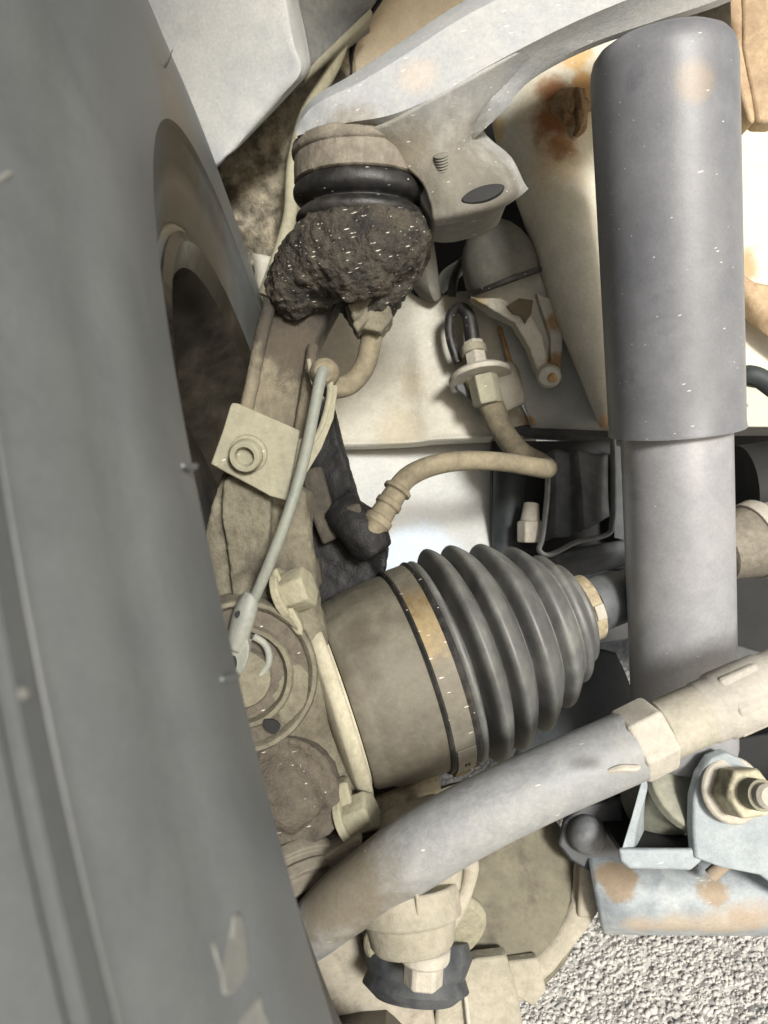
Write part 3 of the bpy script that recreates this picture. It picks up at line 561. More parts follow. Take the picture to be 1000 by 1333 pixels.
# ------------------------------------------------------------------ black sheets painted as shade, and dark plates, behind everything
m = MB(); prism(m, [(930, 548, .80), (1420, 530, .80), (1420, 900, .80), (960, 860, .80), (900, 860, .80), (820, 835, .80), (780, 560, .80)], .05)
tag(obj('shade_backdrop', m, 'black', bevel=.004), 'black backdrop painted as deep shade in the gaps right of the shock absorber', 'housing')  # black sheet standing in for unlit gaps
m = MB(); loft(m, [[(700, 870, .56), (760, 845, .56), (800, 850, .56)], [(690, 930, .56), (760, 900, .55), (818, 890, .555)], [(660, 1010, .56), (750, 980, .55), (840, 960, .555)], [(650, 1080, .56), (750, 1060, .56), (850, 1060, .56)]], 5, 5)
tag(obj('skid_plate', m, 'darkgreen', solid=.004), 'dark green plate in shadow between the axle boot and the steering rod', 'plate')
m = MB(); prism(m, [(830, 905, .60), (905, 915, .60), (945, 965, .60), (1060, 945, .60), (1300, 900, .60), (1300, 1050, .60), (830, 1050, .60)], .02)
tag(obj('painted_shadow_plate', m, 'black', bevel=.002), 'black plate painted as shade in the gap above the lower mount nut at the right edge', 'plate')  # shade of the gap given as a black plate
m = MB(); prism(m, [(820, 740, .60), (960, 840, .60), (1060, 870, .60), (1060, 880, .60), (960, 885, .60), (830, 830, .60), (775, 840, .60), (770, 780, .60)], .01)
tag(obj('cross_brace', m, 'darkbracket', bevel=.001), 'dark grey brace passing behind the shaft and the shock absorber', 'brace')

# ------------------------------------------------------------------ shock absorber
sh = thing('shock_absorber', 'big blue grey shock absorber with a wider upper dust tube, right of centre', 'shock absorber', P(890, 1000, .50))
A0, B0 = P(861, 50, .408), P(880, 561, .449)
ux = V(1, 0, 0)
m = MB(); R1 = L(92, .41)
lathe(m, A0, B0, [(-.010, R1 * .25), (-.008, R1 * .52), (.002, R1 * .72), (.016, R1 * .86), (.034, R1 * .945), (.056, R1 * .985), (.08, R1), (.2, R1), (.9, R1), (.985, R1), (.992, R1 * 1.01), (1, R1 * 1.01), (1, R1 * .86)], 96); obj('dust_tube', m, 'shock', sh, sharp=50)
m = MB(); lathe(m, P(879, 540, .449), P(892, 990, .472), [(0, L(69.5, .449)), (.1, L(69.5, .449)), (.95, L(68, .449)), (.985, L(64, .449)), (1, L(50, .449))], 96); obj('lower_tube', m, 'shock2', sh, sharp=50)
m = MB(); lathe(m, P(851, 62, .420), P(848, 38, .420), [(0, L(24, .44)), (.5, L(24, .44)), (.8, L(21, .44)), (1, L(14, .44))], 32, wob=.1); obj('top_nut', m, 'white', sh, disp2=.002, simple=1)
m = MB(); lathe(m, P(858, 66, .432), P(856, 30, .436), [(0, L(40, .46)), (.4, L(46, .46)), (.7, L(46, .46)), (1, L(38, .46))], 40); obj('top_washer', m, 'housing', sh, bevel=.001)
m = MB(); prism(m, [(880, 4, .47), (952, -30, .47), (956, 90, .47), (935, 90, .47), (905, 60, .47)], .01); obj('upper_mount', m, 'housing', sh, bevel=.002)
# lower eye and bolt
m = MB(); A1, B1 = P(846, 1046, .485), P(902, 1018, .452)
lathe(m, A1, B1, [(0, L(40, .48)), (.1, L(50, .48)), (.82, L(50, .48)), (.84, L(58, .48)), (.97, L(58, .48)), (1, L(54, .48)), (1, L(22, .48))], 64); obj('lower_eye', m, 'eye', sh, bevel=.0006)

# ------------------------------------------------------------------ lower shock mount on the arm
lm = thing('lower_shock_bracket', 'pale blue U shaped bracket welded on the lower arm holding the shock eye', 'bracket', P(880, 1130, .47))
m = MB(); prism(m, [(846, 990, .452), (834, 1020, .448), (822, 1064, .44), (809, 1106, .432), (809, 1122, .430), (824, 1116, .432), (830, 1076, .44), (840, 1036, .448), (852, 1000, .452)], .05, push=V(.016, 0, .03)); obj('left_ear', m, 'bluesteel', lm, bevel=.0008)
m = MB(); prism(m, [(812, 1109, .434), (912, 1109, .434), (908, 1128, .434), (820, 1128, .434)], .06); obj('web_floor_shade', m, 'black', lm)  # blackened to keep the bracket opening dark where light gets in
m = MB(); prism(m, [(806, 1106, .430), (900, 1106, .430), (908, 1100, .430), (918, 1100, .430), (914, 1122, .430), (900, 1134, .430), (820, 1132, .430), (808, 1122, .430)], .004); obj('front_flange', m, 'bluesteel', lm, bevel=.0016, seg=3)
ear = [(906, 1118, .428), (903, 1080, .428), (904, 1040, .428), (912, 1010, .428), (926, 988, .428), (946, 980, .428), (964, 988, .427), (984, 1010, .426), (1010, 1030, .424), (1070, 1040, .422), (1070, 1200, .422), (990, 1140, .425), (940, 1130, .428)]
m = MB(); prism(m, ear, .004, push=V(-.002, .001, .006)); obj('right_ear', m, 'bluesteel', lm, bevel=.0012, seg=3)
m = MB(); prism(m, [(800, 1020, .50), (920, 1020, .50), (920, 1120, .48), (800, 1120, .48)], .004); obj('back_web_shade', m, 'black', lm)  # black sheet painting in the shade at the back of the opening
m = MB(); loft(m, [[(838, 1028, .487), (852, 1040, .482), (868, 1050, .478)], [(830, 1060, .482), (846, 1070, .476), (858, 1060, .472)], [(824, 1104, .47), (834, 1100, .466), (842, 1090, .464)]], 4, 4); obj('inner_web', m, 'darkgreen', lm, solid=.002)
nb = thing('lower_mount_nut', 'big pale hex nut with threaded stud and washer on the U bracket', 'nut', P(965, 1065, .44))
A1 = P(951, 1028, .428); axn = (P(996, 1036, .396) - A1).normalized()
m = MB(); lathe(m, A1, A1 + axn * .004, [(0, L(42, .425)), (.6, L(43, .425)), (1, L(40, .425))], 48); obj('washer', m, 'nut', nb, bevel=.0005)
m = MB(); hexnut(m, A1 + axn * .004, A1 + axn * .021, L(34, .415), phase=.25); obj('hex_nut', m, 'hexnut', nb, bevel=.0012, seg=3)
th_ = []
for i in range(9): th_ += [(i / 9, L(17, .405)), ((i + .5) / 9, L(20, .405))]
th_ += [(1, L(16, .43))]
m = MB(); lathe(m, A1 + axn * .019, A1 + axn * .032, th_, 32); obj('thread', m, 'plate', nb, sharp=90)
m = MB(); lathe(m, A1 + axn * .031, A1 + axn * .038, [(0, L(15, .43)), (.7, L(15, .43)), (1, L(11, .43))], 24); obj('stud_tip', m, 'nut', nb)

# ------------------------------------------------------------------ lower control arm (right)
la = thing('lower_control_arm', 'blue grey lower arm with rust patches at the bottom right over the asphalt', 'control arm', P(900, 1210, .46))
m = MB(); loft(m, [[(760, 1090, .50), (880, 1100, .485), (1340, 1020, .46)], [(766, 1120, .475), (880, 1132, .460), (1340, 1110, .445)], [(774, 1160, .462), (880, 1165, .448), (1340, 1160, .435)],
                   [(780, 1192, .465), (880, 1192, .450), (1340, 1196, .440)], [(783, 1208, .475), (880, 1208, .460), (1340, 1212, .45)], [(784, 1212, .50), (880, 1214, .49), (1340, 1216, .48)], [(784, 1200, .52), (880, 1200, .51), (1340, 1200, .50)]], 6, 6)
obj('main_tube', m, 'armrust', la, solid=.003, sharp=60)
m = MB(); tube(m, px((925, 1140, .440), (950, 1118, .438), (985, 1092, .436), (1040, 1055, .434)), [L(9, .44), L(9, .44), L(10, .44), L(11, .44)], 14); obj('upper_rib', m, 'armrust', la)
m = MB(); tube(m, px((935, 1118, .446), (960, 1095, .444), (1000, 1068, .442), (1040, 1045, .44)), [L(5, .44), L(10, .44), L(12, .44), L(12, .44)], 12); obj('recess_strip', m, 'darkgreen', la)
lug = thing('dark_lug_plate', 'dark lug plate with a grey ball joint dome left of the U bracket', 'lug plate', P(770, 1150, .47))
m = MB(); prism(m, [(735, 1070, .478), (760, 1050, .478), (812, 1040, .48), (814, 1110, .475), (806, 1150, .47), (775, 1140, .474), (742, 1120, .476), (727, 1100, .478)], .006); obj('plate', m, 'darkbracket', lug, bevel=.0016, seg=3)
m = MB(); lathe(m, P(764, 1086, .476), P(762, 1084, .462), [(0, L(25, .47)), (.3, L(24, .47)), (.6, L(20, .47)), (.85, L(12, .47)), (1, L(2, .47))], 36); obj('dome', m, 'domegrey', lug)

# ------------------------------------------------------------------ brown shield, bottom centre
bsd = thing('brown_round_shield', 'big round brown shield with a cream rim at the bottom under the steering rod', 'shield', P(680, 1250, .50))
A1, B1 = P(622, 1154, .53), P(628, 1154, .485)
m = MB(); lathe(m, A1, B1, [(0, L(136, .5)), (.5, L(134, .5)), (.8, L(128, .5)), (.9, L(104, .5)), (1, L(56, .5)), (1.0, L(10, .5))], 80); obj('disc', m, 'brownplate', bsd)
m = MB(); tube(m, px((762, 1120, .49), (764, 1160, .487), (755, 1190, .482), (733, 1225, .476), (700, 1262, .470), (660, 1290, .468), (610, 1312, .468)), [L(14, .48), L(20, .48), L(17, .48), L(13, .48), L(14, .47), L(18, .47), L(20, .47)], 16, flat=.5, ref=V(0, 0, 1)); obj('rim_flange', m, 'beige', bsd, disp2=.0015)
m = MB(); prism(m, [(636, 1262, .462), (652, 1254, .462), (700, 1248, .462), (703, 1258, .462), (712, 1290, .462), (695, 1312, .462), (660, 1290, .462)], .008); obj('tab', m, 'beige', bsd, bevel=.0015)
m = MB(); prism(m, [(572, 1270, .45), (620, 1250, .45), (660, 1245, .455), (676, 1300, .455), (690, 1400, .455), (560, 1400, .45)], .012); obj('lower_web', m, 'beige', bsd, bevel=.002)
m = MB(); tube(m, px((606, 1296, .447), (612, 1350, .447), (616, 1400, .447)), L(3, .447), 10); obj('web_rib', m, 'nut', bsd)
m = MB(); prism(m, [(756, 1128, .478), (780, 1128, .478), (784, 1182, .476), (770, 1196, .476), (752, 1196, .476)], .01); obj('bracket_end', m, 'beige', bsd, bevel=.002)
# lower ball joint
bj = thing('lower_ball_joint', 'sand coloured tie rod end joint with nut hanging below the steering rod', 'ball joint', P(540, 1280, .40))
m = MB(); prism(m, [(452, 1186, .368), (462, 1160, .364), (500, 1110, .36), (580, 1080, .36), (606, 1112, .364), (602, 1160, .366), (588, 1196, .366), (572, 1226, .366), (556, 1240, .366), (520, 1236, .366), (488, 1216, .367)], .055)
obj('socket', m, 'beige', bj, bevel=.006, seg=4, disp2=.0006)
m = MB(); lathe(m, P(530, 1150, .372), P(538, 1236, .366), [(0, L(66, .37)), (.5, L(68, .37)), (.52, L(60, .37)), (.9, L(54, .37)), (1, L(48, .37))], 40); obj('socket_body', m, 'beige', bj, bevel=.001, disp2=.0006)
m = MB(); tube(m, px((540, 1140, .349), (544, 1180, .347), (546, 1222, .350)), L(2.5, .35), 8); obj('seam', m, 'beige', bj)
m = MB(); tube(m, px((596, 1112, .372), (612, 1125, .37), (610, 1150, .37), (596, 1185, .37), (580, 1215, .37)), [L(18, .37), L(12, .37), L(9, .37), L(10, .37), L(6, .37)], 14); obj('clamp_lug', m, 'beige', bj)
m = MB(); hexnut(m, P(553, 1238, .372), P(550, 1284, .370), L(27, .37)); lathe(m, P(553, 1230, .372), P(552, 1248, .372), [(0, L(34, .37)), (1, L(34, .37))], 32); obj('nut', m, 'nut', bj, bevel=.0015)
m = MB(); lathe(m, P(552, 1205, .41), P(556, 1222, .404), [(0, L(80, .41)), (.6, L(82, .41)), (1, L(76, .41))], 56); obj('flange_disc', m, 'knuckle_pale', bj, bevel=.0008)
m = MB(); lathe(m, P(545, 1218, .42), P(540, 1300, .41), [(0, L(66, .41)), (.3, L(72, .41)), (.6, L(64, .41)), (.8, L(70, .41)), (1, L(52, .41))], 56); obj('rubber_boot', m, 'darkbracket', bj)

# ------------------------------------------------------------------ steering rod
tr = thing('steering_tie_rod', 'thick pale grey steering rod with lock nut running from the tyre to lower right', 'tie rod', P(640, 1050, .35))
TD = .355
m = MB(); tube(m, px((386, 1236, .378), (406, 1212, .374), (438, 1182, .368), (484, 1148, .362), (545, 1106, .357), (610, 1068, .354), (700, 1024, .354), (780, 989, .357), (822, 971, .358)),
               [L(28, TD), L(37, TD), L(42, TD), L(45, TD), L(48, TD), L(47, TD), L(46, TD), L(46, TD), L(46, TD)], 40, 8)
obj('rod_end_arm', m, 'tierod', tr)
m = MB(); A1, B1 = P(818, 973, .357), P(862, 951, .359); hexnut(m, A1, B1, L(50, TD), phase=.32); obj('lock_nut', m, 'nut', tr, bevel=.0022, seg=3)
m = MB(); tube(m, px((792, 1004, .314), (808, 1000, .313), (825, 1000, .313), (832, 998, .314)), [L(3, .31), L(5, .31), L(5, .31), L(3, .31)], 8); obj('tang', m, 'nut', tr)
th_ = []
for i in range(14): th_ += [(i / 14, L(38.6, TD)), ((i + .5) / 14, L(40, TD))]
m = MB(); lathe(m, P(862, 951, .359), P(918, 927, .361), th_ + [(1, L(40, TD))], 56); obj('thread', m, 'nutthread', tr, sharp=90)
m = MB(); lathe(m, P(912, 930, .361), P(1080, 858, .366), [(0, L(39, TD)), (.03, L(42, TD)), (.12, L(42, TD)), (.14, L(45, TD)), (.5, L(45, TD)), (.55, L(42, TD)), (1, L(42, TD))], 56); obj('adjuster_sleeve', m, 'tierod_pale', tr)
m = MB(); tube(m, px((1070, 862, .366), (1200, 806, .370), (1330, 750, .376)), L(34, TD), 32); obj('inner_rod', m, 'tierod', tr)
m = MB(); hexnut(m, P(938, 919, .361), P(990, 896, .363), L(47.5, TD), phase=.1); obj('wrench_flats', m, 'tierod_pale', tr, bevel=.002, seg=3)

# ------------------------------------------------------------------ upper control arm
ua = thing('upper_control_arm', 'pale blue grey upper control arm sweeping from the ball joint to the top right', 'control arm', P(560, 200, .40))
st_ = [((384, 166), (386, 176), (390, 184), .392), ((398, 138), (418, 166), (436, 186), .384), ((418, 120), (455, 158), (505, 194), .376), ((458, 97), (510, 148), (578, 206), .370), ((520, 56), (575, 120), (645, 155), .366),
       ((600, 4), (640, 82), (692, 104), .366), ((700, -44), (742, 30), (772, 62), .372), ((800, -80), (832, -8), (868, 30), .38), ((900, -110), (930, -46), (950, 2), .39), ((1010, -140), (1040, -90), (1050, -50), .40)]
rows = []
for (a, b, c, d) in st_:
    rows.append([(a[0], a[1], d + .05), (a[0], a[1], d + .018), ((a[0] * .8 + b[0] * .2), (a[1] * .8 + b[1] * .2) , d + .006), (b[0], b[1] - 4, d), (b[0] + 1, b[1] + 1, d - .0005), (b[0] * .6 + c[0] * .4, b[1] * .6 + c[1] * .4, d + .011), (c[0] * .85 + b[0] * .15, c[1] * .85 + b[1] * .15, d + .020), (c[0], c[1], d + .026), (c[0], c[1], d + .05)])
m = MB(); loft(m, rows, 6, closed=True); obj('arm', m, 'arm', ua, sharp=24)
m = MB(); prism(m, [(530, 190, .398), (580, 170, .398), (618, 150, .398), (616, 175, .398), (632, 196, .400), (646, 214, .401), (662, 240, .403), (664, 262, .404), (640, 280, .404), (616, 286, .404), (590, 292, .402), (556, 288, .400)], .03, round_=1); obj('pivot_lobe', m, 'armlow', ua, bevel=.007, seg=5)
m = MB(); loft(m, [[(440, 178, .3865), (500, 160, .3745), (560, 128, .3665), (630, 90, .366), (700, 50, .3710)],
                   [(500, 200, .3875), (545, 190, .3820), (590, 160, .3785), (636, 126, .3810), (694, 84, .3890)],
                   [(545, 232, .3900), (575, 222, .3850), (596, 204, .3860), (612, 182, .3930), (626, 160, .4060)],
                   [(560, 262, .3920), (588, 254, .3860), (622, 236, .3880), (650, 216, .3960), (664, 206, .4080)],
                   [(564, 284, .3920), (600, 276, .3860), (642, 262, .3885), (670, 244, .3980), (680, 238, .4100)],
                   [(566, 292, .4000), (602, 286, .3960), (646, 272, .3980), (676, 254, .4060), (686, 246, .4160)]], 6, 6)
obj('lower_web', m, 'armblend', ua, solid=.002, sharp=60)
m = MB(); prism(m, smoothpoly([(598, 260, .3832), (614, 246, .3832), (640, 238, .3845), (660, 240, .3865), (652, 252, .3855), (632, 262, .3835), (610, 265, .3832)], 2), .008); obj('socket_hole_shade', m, 'black', ua, bevel=.0006)  # solid black block; its colour stands for the shade inside a recess
th_ = []
for i in range(7): th_ += [(i / 7, L(8, .38)), ((i + .5) / 7, L(10, .38))]
m = MB(); lathe(m, P(577, 226, .388), P(574, 200, .381), th_ + [(1, L(6, .38))], 20); obj('stud', m, 'armlow', ua, sharp=90)
# ball joint
ub = thing('upper_ball_joint', 'black ribbed rubber ball joint boot under the end of the upper arm', 'ball joint', P(470, 260, .38))
ad = V(.0, -1, .1).normalized(); T0 = P(470, 190, .412); BJ = .412
m = MB(); lathe(m, T0 - ad * .005, T0 + ad * .021, [(0, L(60, BJ)), (.10, L(78, BJ)), (.20, L(83, BJ)), (.25, L(88, BJ)), (.40, L(90, BJ)), (.46, L(89, BJ)), (.50, L(86, BJ)), (.62, L(87, BJ)), (.97, L(87, BJ)), (1, L(84, BJ))], 80, wob=.01); obj('socket_cup', m, 'housing', ub, disp2=.001, simple=1)
m = MB(); pr = [(0, 80), (.08, 86), (.2, 88), (.34, 87), (.44, 82), (.5, 75), (.54, 74), (.6, 79), (.7, 84), (.82, 84), (.93, 78), (1, 68)]
lathe(m, T0 + ad * .0205, T0 + ad * .044, [(t, L(r, BJ)) for t, r in [(v.x, v.y) for v in resample([Vector((a, b, 0)) for a, b in pr], 4)]], 96, wob=.02); obj('rubber_boot', m, 'blackboot', ub, sharp=80)

# ------------------------------------------------------------------ knuckle
kn = thing('steering_knuckle', 'dusty brown cast iron steering knuckle rising beside the tyre, greasy at its top', 'steering knuckle', P(350, 1100, .43))
m = MB()
prism(m, smoothpoly([(396, 285, .400), (470, 272, .394), (548, 282, .400), (566, 300, .404), (552, 330, .405), (530, 360, .406), (512, 392, .408), (486, 408, .410), (452, 400, .410), (444, 380, .412), (420, 398, .414), (398, 408, .426), (352, 404, .428), (352, 370, .420), (356, 342, .414), (376, 312, .406)], 1), .04)
tube(m, px((384, 352, .412), (440, 322, .402), (505, 315, .40), (545, 306, .408)), [L(36, .41), L(52, .41), L(50, .41), L(26, .41)], 24)
tube(m, px((440, 320, .406), (428, 360, .412), (416, 398, .42)), [L(30, .41), L(26, .41), L(16, .41)], 18)
tube(m, px((470, 300, .405), (465, 340, .405), (470, 385, .412)), [L(58, .41), L(60, .41), L(40, .41)], 24)
tube(m, px((410, 300, .408), (388, 340, .412), (384, 372, .418), (388, 400, .428)), [L(22, .41), L(32, .41), L(38, .41), L(30, .41)], 24)
tube(m, px((520, 300, .405), (528, 340, .412), (500, 380, .416)), [L(34, .41), L(24, .41), L(24, .41)], 20)
obj('greasy_yoke', m, 'grime', kn, remesh=.0012, smooth=10, disp=.006, disp2=.0035)
m = MB()   # boss with sensor plug
tube(m, px((478, 375, .422), (480, 405, .422), (478, 428, .424)), [L(34, .42), L(30, .42), L(24, .42)], 18); prism(m, [(458, 420, .408), (474, 408, .408), (480, 414, .408), (464, 434, .408)], .02); prism(m, [(452, 395, .41), (505, 390, .41), (512, 412, .412), (495, 434, .412), (462, 424, .412)], .02)
obj('sensor_boss', m, 'knuckle', kn, remesh=.0012, smooth=3, disp2=.002)
m = MB()   # upper arm, I beam
prism(m, [(356, 368, .425), (442, 372, .425), (438, 395, .425), (414, 440, .424), (404, 480, .423), (390, 560, .421), (372, 640, .42), (300, 640, .42), (315, 530, .422), (334, 440, .425)], .028)
obj('upper_arm', m, 'armtop', kn, bevel=.003, seg=4, disp2=.0008)
m = MB(); tube(m, px((352, 392, .420), (340, 440, .419), (328, 500, .417), (318, 545, .416)), L(9, .42), 12); tube(m, px((408, 450, .420), (402, 490, .418), (394, 540, .417), (386, 590, .416)), L(8, .42), 12)
obj('arm_ridge', m, 'armtop', kn, disp2=.0008)
m = MB()   # main casting
prism(m, [(296, 600, .418), (340, 605, .418), (400, 640, .42), (398, 700, .42), (372, 760, .415), (360, 860, .412), (300, 870, .42), (262, 720, .425), (274, 660, .422)], .04)
prism(m, smoothpoly([(292, 612, .412), (330, 622, .410), (352, 632, .409), (352, 700, .408), (340, 760, .408), (330, 800, .412), (306, 800, .415), (296, 720, .412), (286, 668, .412)], 1), .02)
tube(m, px((380, 660, .425), (388, 730, .425), (392, 800, .425), (410, 880, .425), (440, 980, .43)), [L(22, .42), L(24, .42), L(30, .42), L(36, .42), L(30, .42)], 18)
tube(m, px((392, 900, .42), (425, 980, .425), (450, 1060, .43), (440, 1110, .425)), [L(40, .42), L(38, .42), L(30, .42), L(20, .42)], 18)
lathe(m, P(300, 905, .44), P(430, 880, .44), [(0, L(100, .44)), (.8, L(98, .44)), (1, L(80, .44))], 40)
obj('hub_carrier', m, 'knuckle', kn, remesh=.0016, smooth=4, disp=.0015, disp2=.001)
bx_ = V(.22, .05, -1).normalized(); Q0 = P(314, 880, .395); rr_ = lambda l: [(h_, L(r_, .4)) for h_, r_ in l]
m = MB(); lathe(m, Q0, Q0 + bx_ * .01, rr_([(-1.6, 88), (0, 88), (.1, 40)]), 64); obj('boss_face', m, 'knucklebrown', kn, disp2=.0015)
m = MB(); lathe(m, Q0, Q0 + bx_ * .01, rr_([(-2.4, 104), (.2, 99), (.45, 96), (.45, 91), (.2, 87), (-1.5, 86)]), 72); lathe(m, Q0, Q0 + bx_ * .01, rr_([(-1, 68), (.5, 66), (.65, 63), (.6, 58), (.1, 55), (-1, 54)]), 72); obj('boss_ring', m, 'knuckle', kn, disp2=.0012)
m = MB(); lathe(m, Q0, Q0 + bx_ * .01, rr_([(-1, 40), (.8, 38), (1.1, 35), (1.1, 8)]), 56); obj('sensor_seat', m, 'knuckle', kn, disp2=.0008)
m = MB()   # lower lump
prism(m, smoothpoly([(305, 950, .402), (345, 958, .396), (395, 964, .394), (428, 990, .396), (444, 1030, .398), (442, 1072, .398), (430, 1090, .396), (395, 1104, .392), (345, 1128, .390), (325, 1050, .394), (300, 985, .402)], 2), .05)
tube(m, px((335, 1000, .410), (375, 1030, .405), (400, 1060, .405)), [L(42, .4), L(54, .4), L(40, .4)], 20)
obj('lower_lobe', m, 'knucklebrown', kn, remesh=.0016, smooth=5, disp=.003, disp2=.0012)
m = MB(); lathe(m, P(378, 1118, .408), P(400, 1178, .392), [(0, L(46, .4)), (.02, L(56, .4)), (.2, L(60, .4)), (.3, L(60, .4)), (.33, L(54, .4)), (.45, L(54, .4)), (.48, L(58, .4)), (.7, L(58, .4)), (.74, L(50, .4)), (1, L(48, .4))], 56); obj('lower_bore', m, 'boredark', kn, bevel=.0006)
m = MB(); prism(m, [(378, 1140, .40), (435, 1108, .39), (470, 1090, .385), (472, 1102, .385), (440, 1150, .385), (430, 1180, .385), (392, 1215, .39), (380, 1240, .395), (360, 1190, .40)], .03); obj('steering_arm', m, 'tierodarm', kn, bevel=.004, seg=4)
# hub flange
m = MB(); prism(m, [(352, 745, .398), (360, 738, .398), (368, 760, .397), (380, 790, .397), (392, 812, .397), (396, 830, .398), (384, 826, .398), (368, 800, .398), (358, 775, .398)], .012); obj('bolt_pad', m, 'knuckle_pale', kn, bevel=.0018, seg=3)
def hexbolt(x, y, x2, y2, d, r, dz=-.004):
    m = MB(); A1, B1 = P(x, y, d), P(x2, y2, d + dz); lathe(m, A1, A1 + (B1 - A1) * .25, [(0, L(r * 1.2, d)), (1, L(r * 1.15, d))], 28); hexnut(m, A1 + (B1 - A1) * .2, B1, L(r, d), phase=.5, ref=V(0, 0, 1)); obj('flange_bolt', m, 'knuckle_pale', kn, bevel=.0014, seg=3)
hexbolt(366, 775, 404, 762, .405, 28); hexbolt(448, 1068, 486, 1054, .405, 28)
hexbolt(366, 692, 398, 682, .43, 20, 0)
m = MB(); prism(m, [(436, 1022, .400), (452, 1018, .399), (462, 1060, .398), (470, 1100, .399), (456, 1110, .40), (446, 1080, .40)], .012); obj('bolt_pad', m, 'knuckle_pale', kn, bevel=.0018, seg=3)
m = MB(); prism(m, smoothpoly([(341, 938, .388), (352, 936, .388), (362, 940, .388), (366, 948, .388), (356, 958, .388), (346, 950, .388)], 1), .002); obj('casting_hole', m, 'black', kn)

m = MB(); prism(m, [(474, 1044, .47), (520, 1026, .47), (572, 1004, .47), (576, 1042, .47), (540, 1064, .47), (478, 1082, .47)], .02); obj('lower_web', m, 'armtop', kn, bevel=.002)
m = MB(); prism(m, [(486, 1020, .475), (520, 1010, .475), (566, 996, .475), (566, 1012, .475), (520, 1034, .475), (480, 1046, .475)], .01); obj('web_painted_shadow', m, 'black', kn)  # black block painting in the dark cavity above the web
# bolted clip plate and sensor cable
cp = thing('cable_clip_plate', 'flat dusty clip plate with a round bolt strapped across the knuckle arm', 'clip plate', P(330, 640, .40))
m = MB(); prism(m, [(302, 524, .402), (310, 525, .402), (390, 560, .400), (388, 575, .399), (374, 652, .398), (352, 646, .398), (330, 634, .399), (296, 616, .400), (274, 604, .402), (290, 560, .402), (299, 530, .402)], .003); obj('plate', m, 'plate', cp, bevel=.0009, seg=3)
m = MB(); prism(m, [(376, 640, .398), (388, 572, .398), (404, 562, .396), (410, 570, .396), (422, 548, .398), (432, 500, .402), (440, 502, .402), (434, 544, .398), (418, 584, .396), (400, 614, .396), (384, 634, .397)], .003); obj('tongue', m, 'plate', cp, bevel=.0008)
A1 = P(324, 590, .399); nb_ = (P(312, 600, .383) - A1).normalized()
m = MB(); lathe(m, A1, A1 + nb_ * .009, [(0, L(25, .4)), (.25, L(25, .4)), (.3, L(21, .4)), (.85, L(21, .4)), (1, L(19, .4)), (1, L(13, .4)), (.55, L(11, .4)), (.5, L(2, .4))], 40); obj('bolt', m, 'plate', cp, bevel=.0003)
m = MB(); tube(m, px((402, 468, .405), (408, 500, .402), (420, 520, .40)), L(3, .4), 8)
tube(m, px((430, 490, .400), (428, 520, .398), (418, 556, .396), (404, 580, .396)), [L(5, .4), L(4, .4), L(4, .4), L(4, .4)], 10, flat=.6); obj('strap', m, 'plate', cp)
sc = thing('wheel_sensor_cable', 'light grey wheel sensor cable running down the knuckle to its plug', 'cable', P(340, 800, .385))
m = MB(); tube(m, px((424, 474, .402), (418, 490, .396), (410, 530, .392), (400, 580, .388), (390, 620, .386), (374, 672, .384), (352, 730, .383), (336, 768, .384), (328, 785, .385)), [L(8.5, .4), L(8, .4)] + [L(7.6, .39)] * 5 + [L(7.4, .385)] * 2, 18, 8); obj('cable', m, 'cable', sc)
m = MB(); tube(m, px((328, 772, .386), (320, 795, .386), (311, 825, .386), (304, 845, .386)), [L(12, .386), L(18, .386), L(17, .386), L(13, .386)], 18, flat=.8)
prism(m, smoothpoly([(298, 838, .384), (314, 826, .382), (326, 838, .382), (322, 864, .382), (310, 882, .384), (298, 880, .385), (292, 860, .385)], 1), .008)
tube(m, px((330, 828, .388), (346, 840, .388), (350, 862, .388), (336, 880, .388), (312, 888, .388)), [L(5, .388)] * 5, 12)
obj('plug', m, 'cableplug', sc, remesh=.0007, smooth=3)
m = MB(); prism(m, smoothpoly([(299, 856, .3805), (305, 854, .3805), (308, 866, .3805), (304, 876, .3805), (298, 872, .3805)], 2), .003); obj('plug_hole', m, 'black', sc)
m = MB(); prism(m, smoothpoly([(305, 798, .3795), (311, 794, .3795), (313, 800, .3795), (308, 806, .3795)], 1), .003); obj('plug_slot', m, 'black', sc)
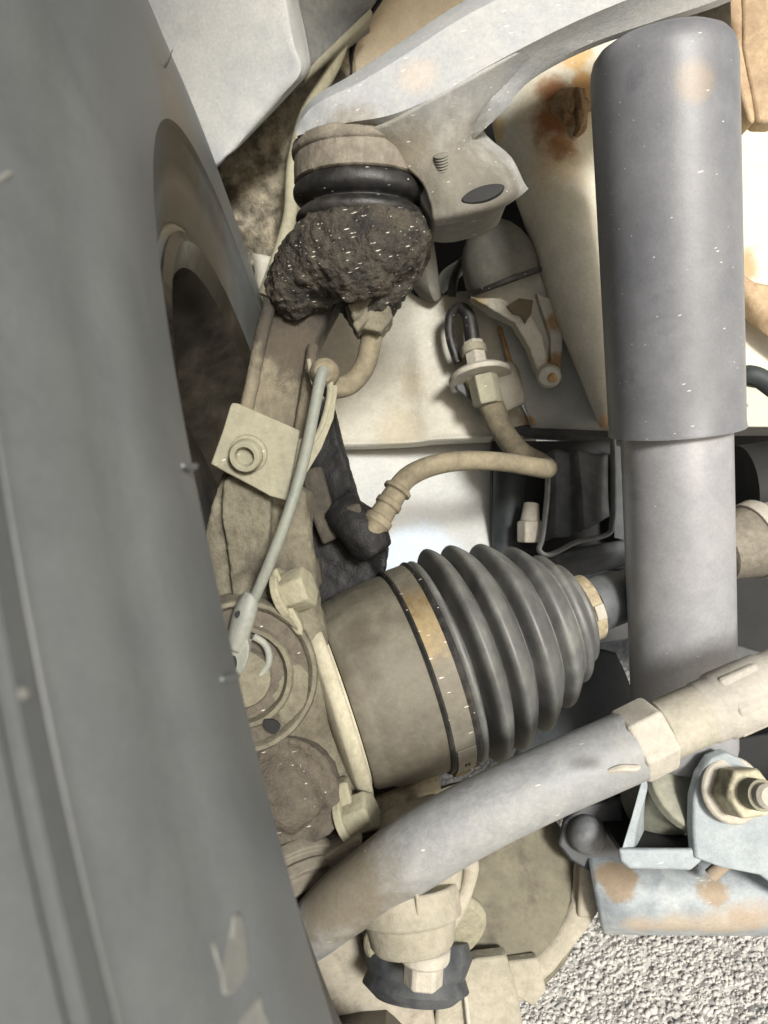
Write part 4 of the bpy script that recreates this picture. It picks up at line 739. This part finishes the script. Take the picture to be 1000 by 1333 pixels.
m = MB(); lathe(m, P(423, 486, .408), P(422, 484, .396), [(0, L(18, .4)), (.3, L(20, .4)), (.8, L(18, .4)), (1, L(12, .4))], 32); obj('grommet', m, 'hose', sc)
ch = thing('boss_hose', 'short curved brown hose under the knuckle boss in front of the cream rail', 'hose', P(460, 510, .42))
m = MB(); tube(m, px((484, 425, .425), (482, 450, .425), (474, 478, .424), (458, 498, .422), (440, 505, .418), (426, 503, .412)), L(14, .42), 20); obj('hose', m, 'hose', ch)
# caliper
cal = thing('brake_caliper', 'black brake caliper in deep shade above the axle joint', 'brake caliper', P(440, 760, .46))
m = MB(); prism(m, [(402, 520, .48), (428, 512, .48), (448, 590, .475), (462, 640, .47), (470, 665, .465), (500, 690, .462), (506, 720, .465), (498, 760, .47), (440, 800, .47), (400, 800, .475), (380, 700, .48), (384, 600, .485)], .05)
tube(m, px((440, 660, .468), (470, 690, .46), (490, 720, .46)), [L(26, .46), L(30, .46), L(26, .46)], 18)
obj('body', m, 'caliper', cal, remesh=.002, smooth=5, disp=.004)
for pl in ([(390, 612, .470), (418, 606, .468), (430, 650, .466), (440, 700, .464), (420, 710, .464), (400, 660, .468)], [(448, 660, .452), (468, 654, .450), (474, 676, .450), (456, 684, .452)], [(376, 640, .462), (398, 668, .46), (402, 700, .46), (384, 710, .462)], [(392, 730, .455), (414, 726, .455), (420, 760, .455), (404, 775, .455)]):
    m = MB(); prism(m, pl, .02); obj('casting_lug', m, 'caliperdust', cal, bevel=.002)
# backing plate strip at the bottom left
dp = thing('splash_plate', 'cream and brown splash plate edge next to the tyre at the bottom', 'splash plate', P(430, 1300, .43))
m = MB(); prism(m, [(370, 1236, .43), (400, 1240, .428), (440, 1205, .43), (470, 1215, .435), (500, 1260, .44), (560, 1290, .45), (580, 1420, .45), (370, 1420, .44)], .01); obj('brown_face', m, 'tierodarm', dp, bevel=.002)
m = MB(); tube(m, px((384, 1240, .42), (398, 1280, .418), (412, 1330, .416), (420, 1400, .415)), [L(12, .42)] * 4, 14); obj('bright_edge', m, 'nut', dp)
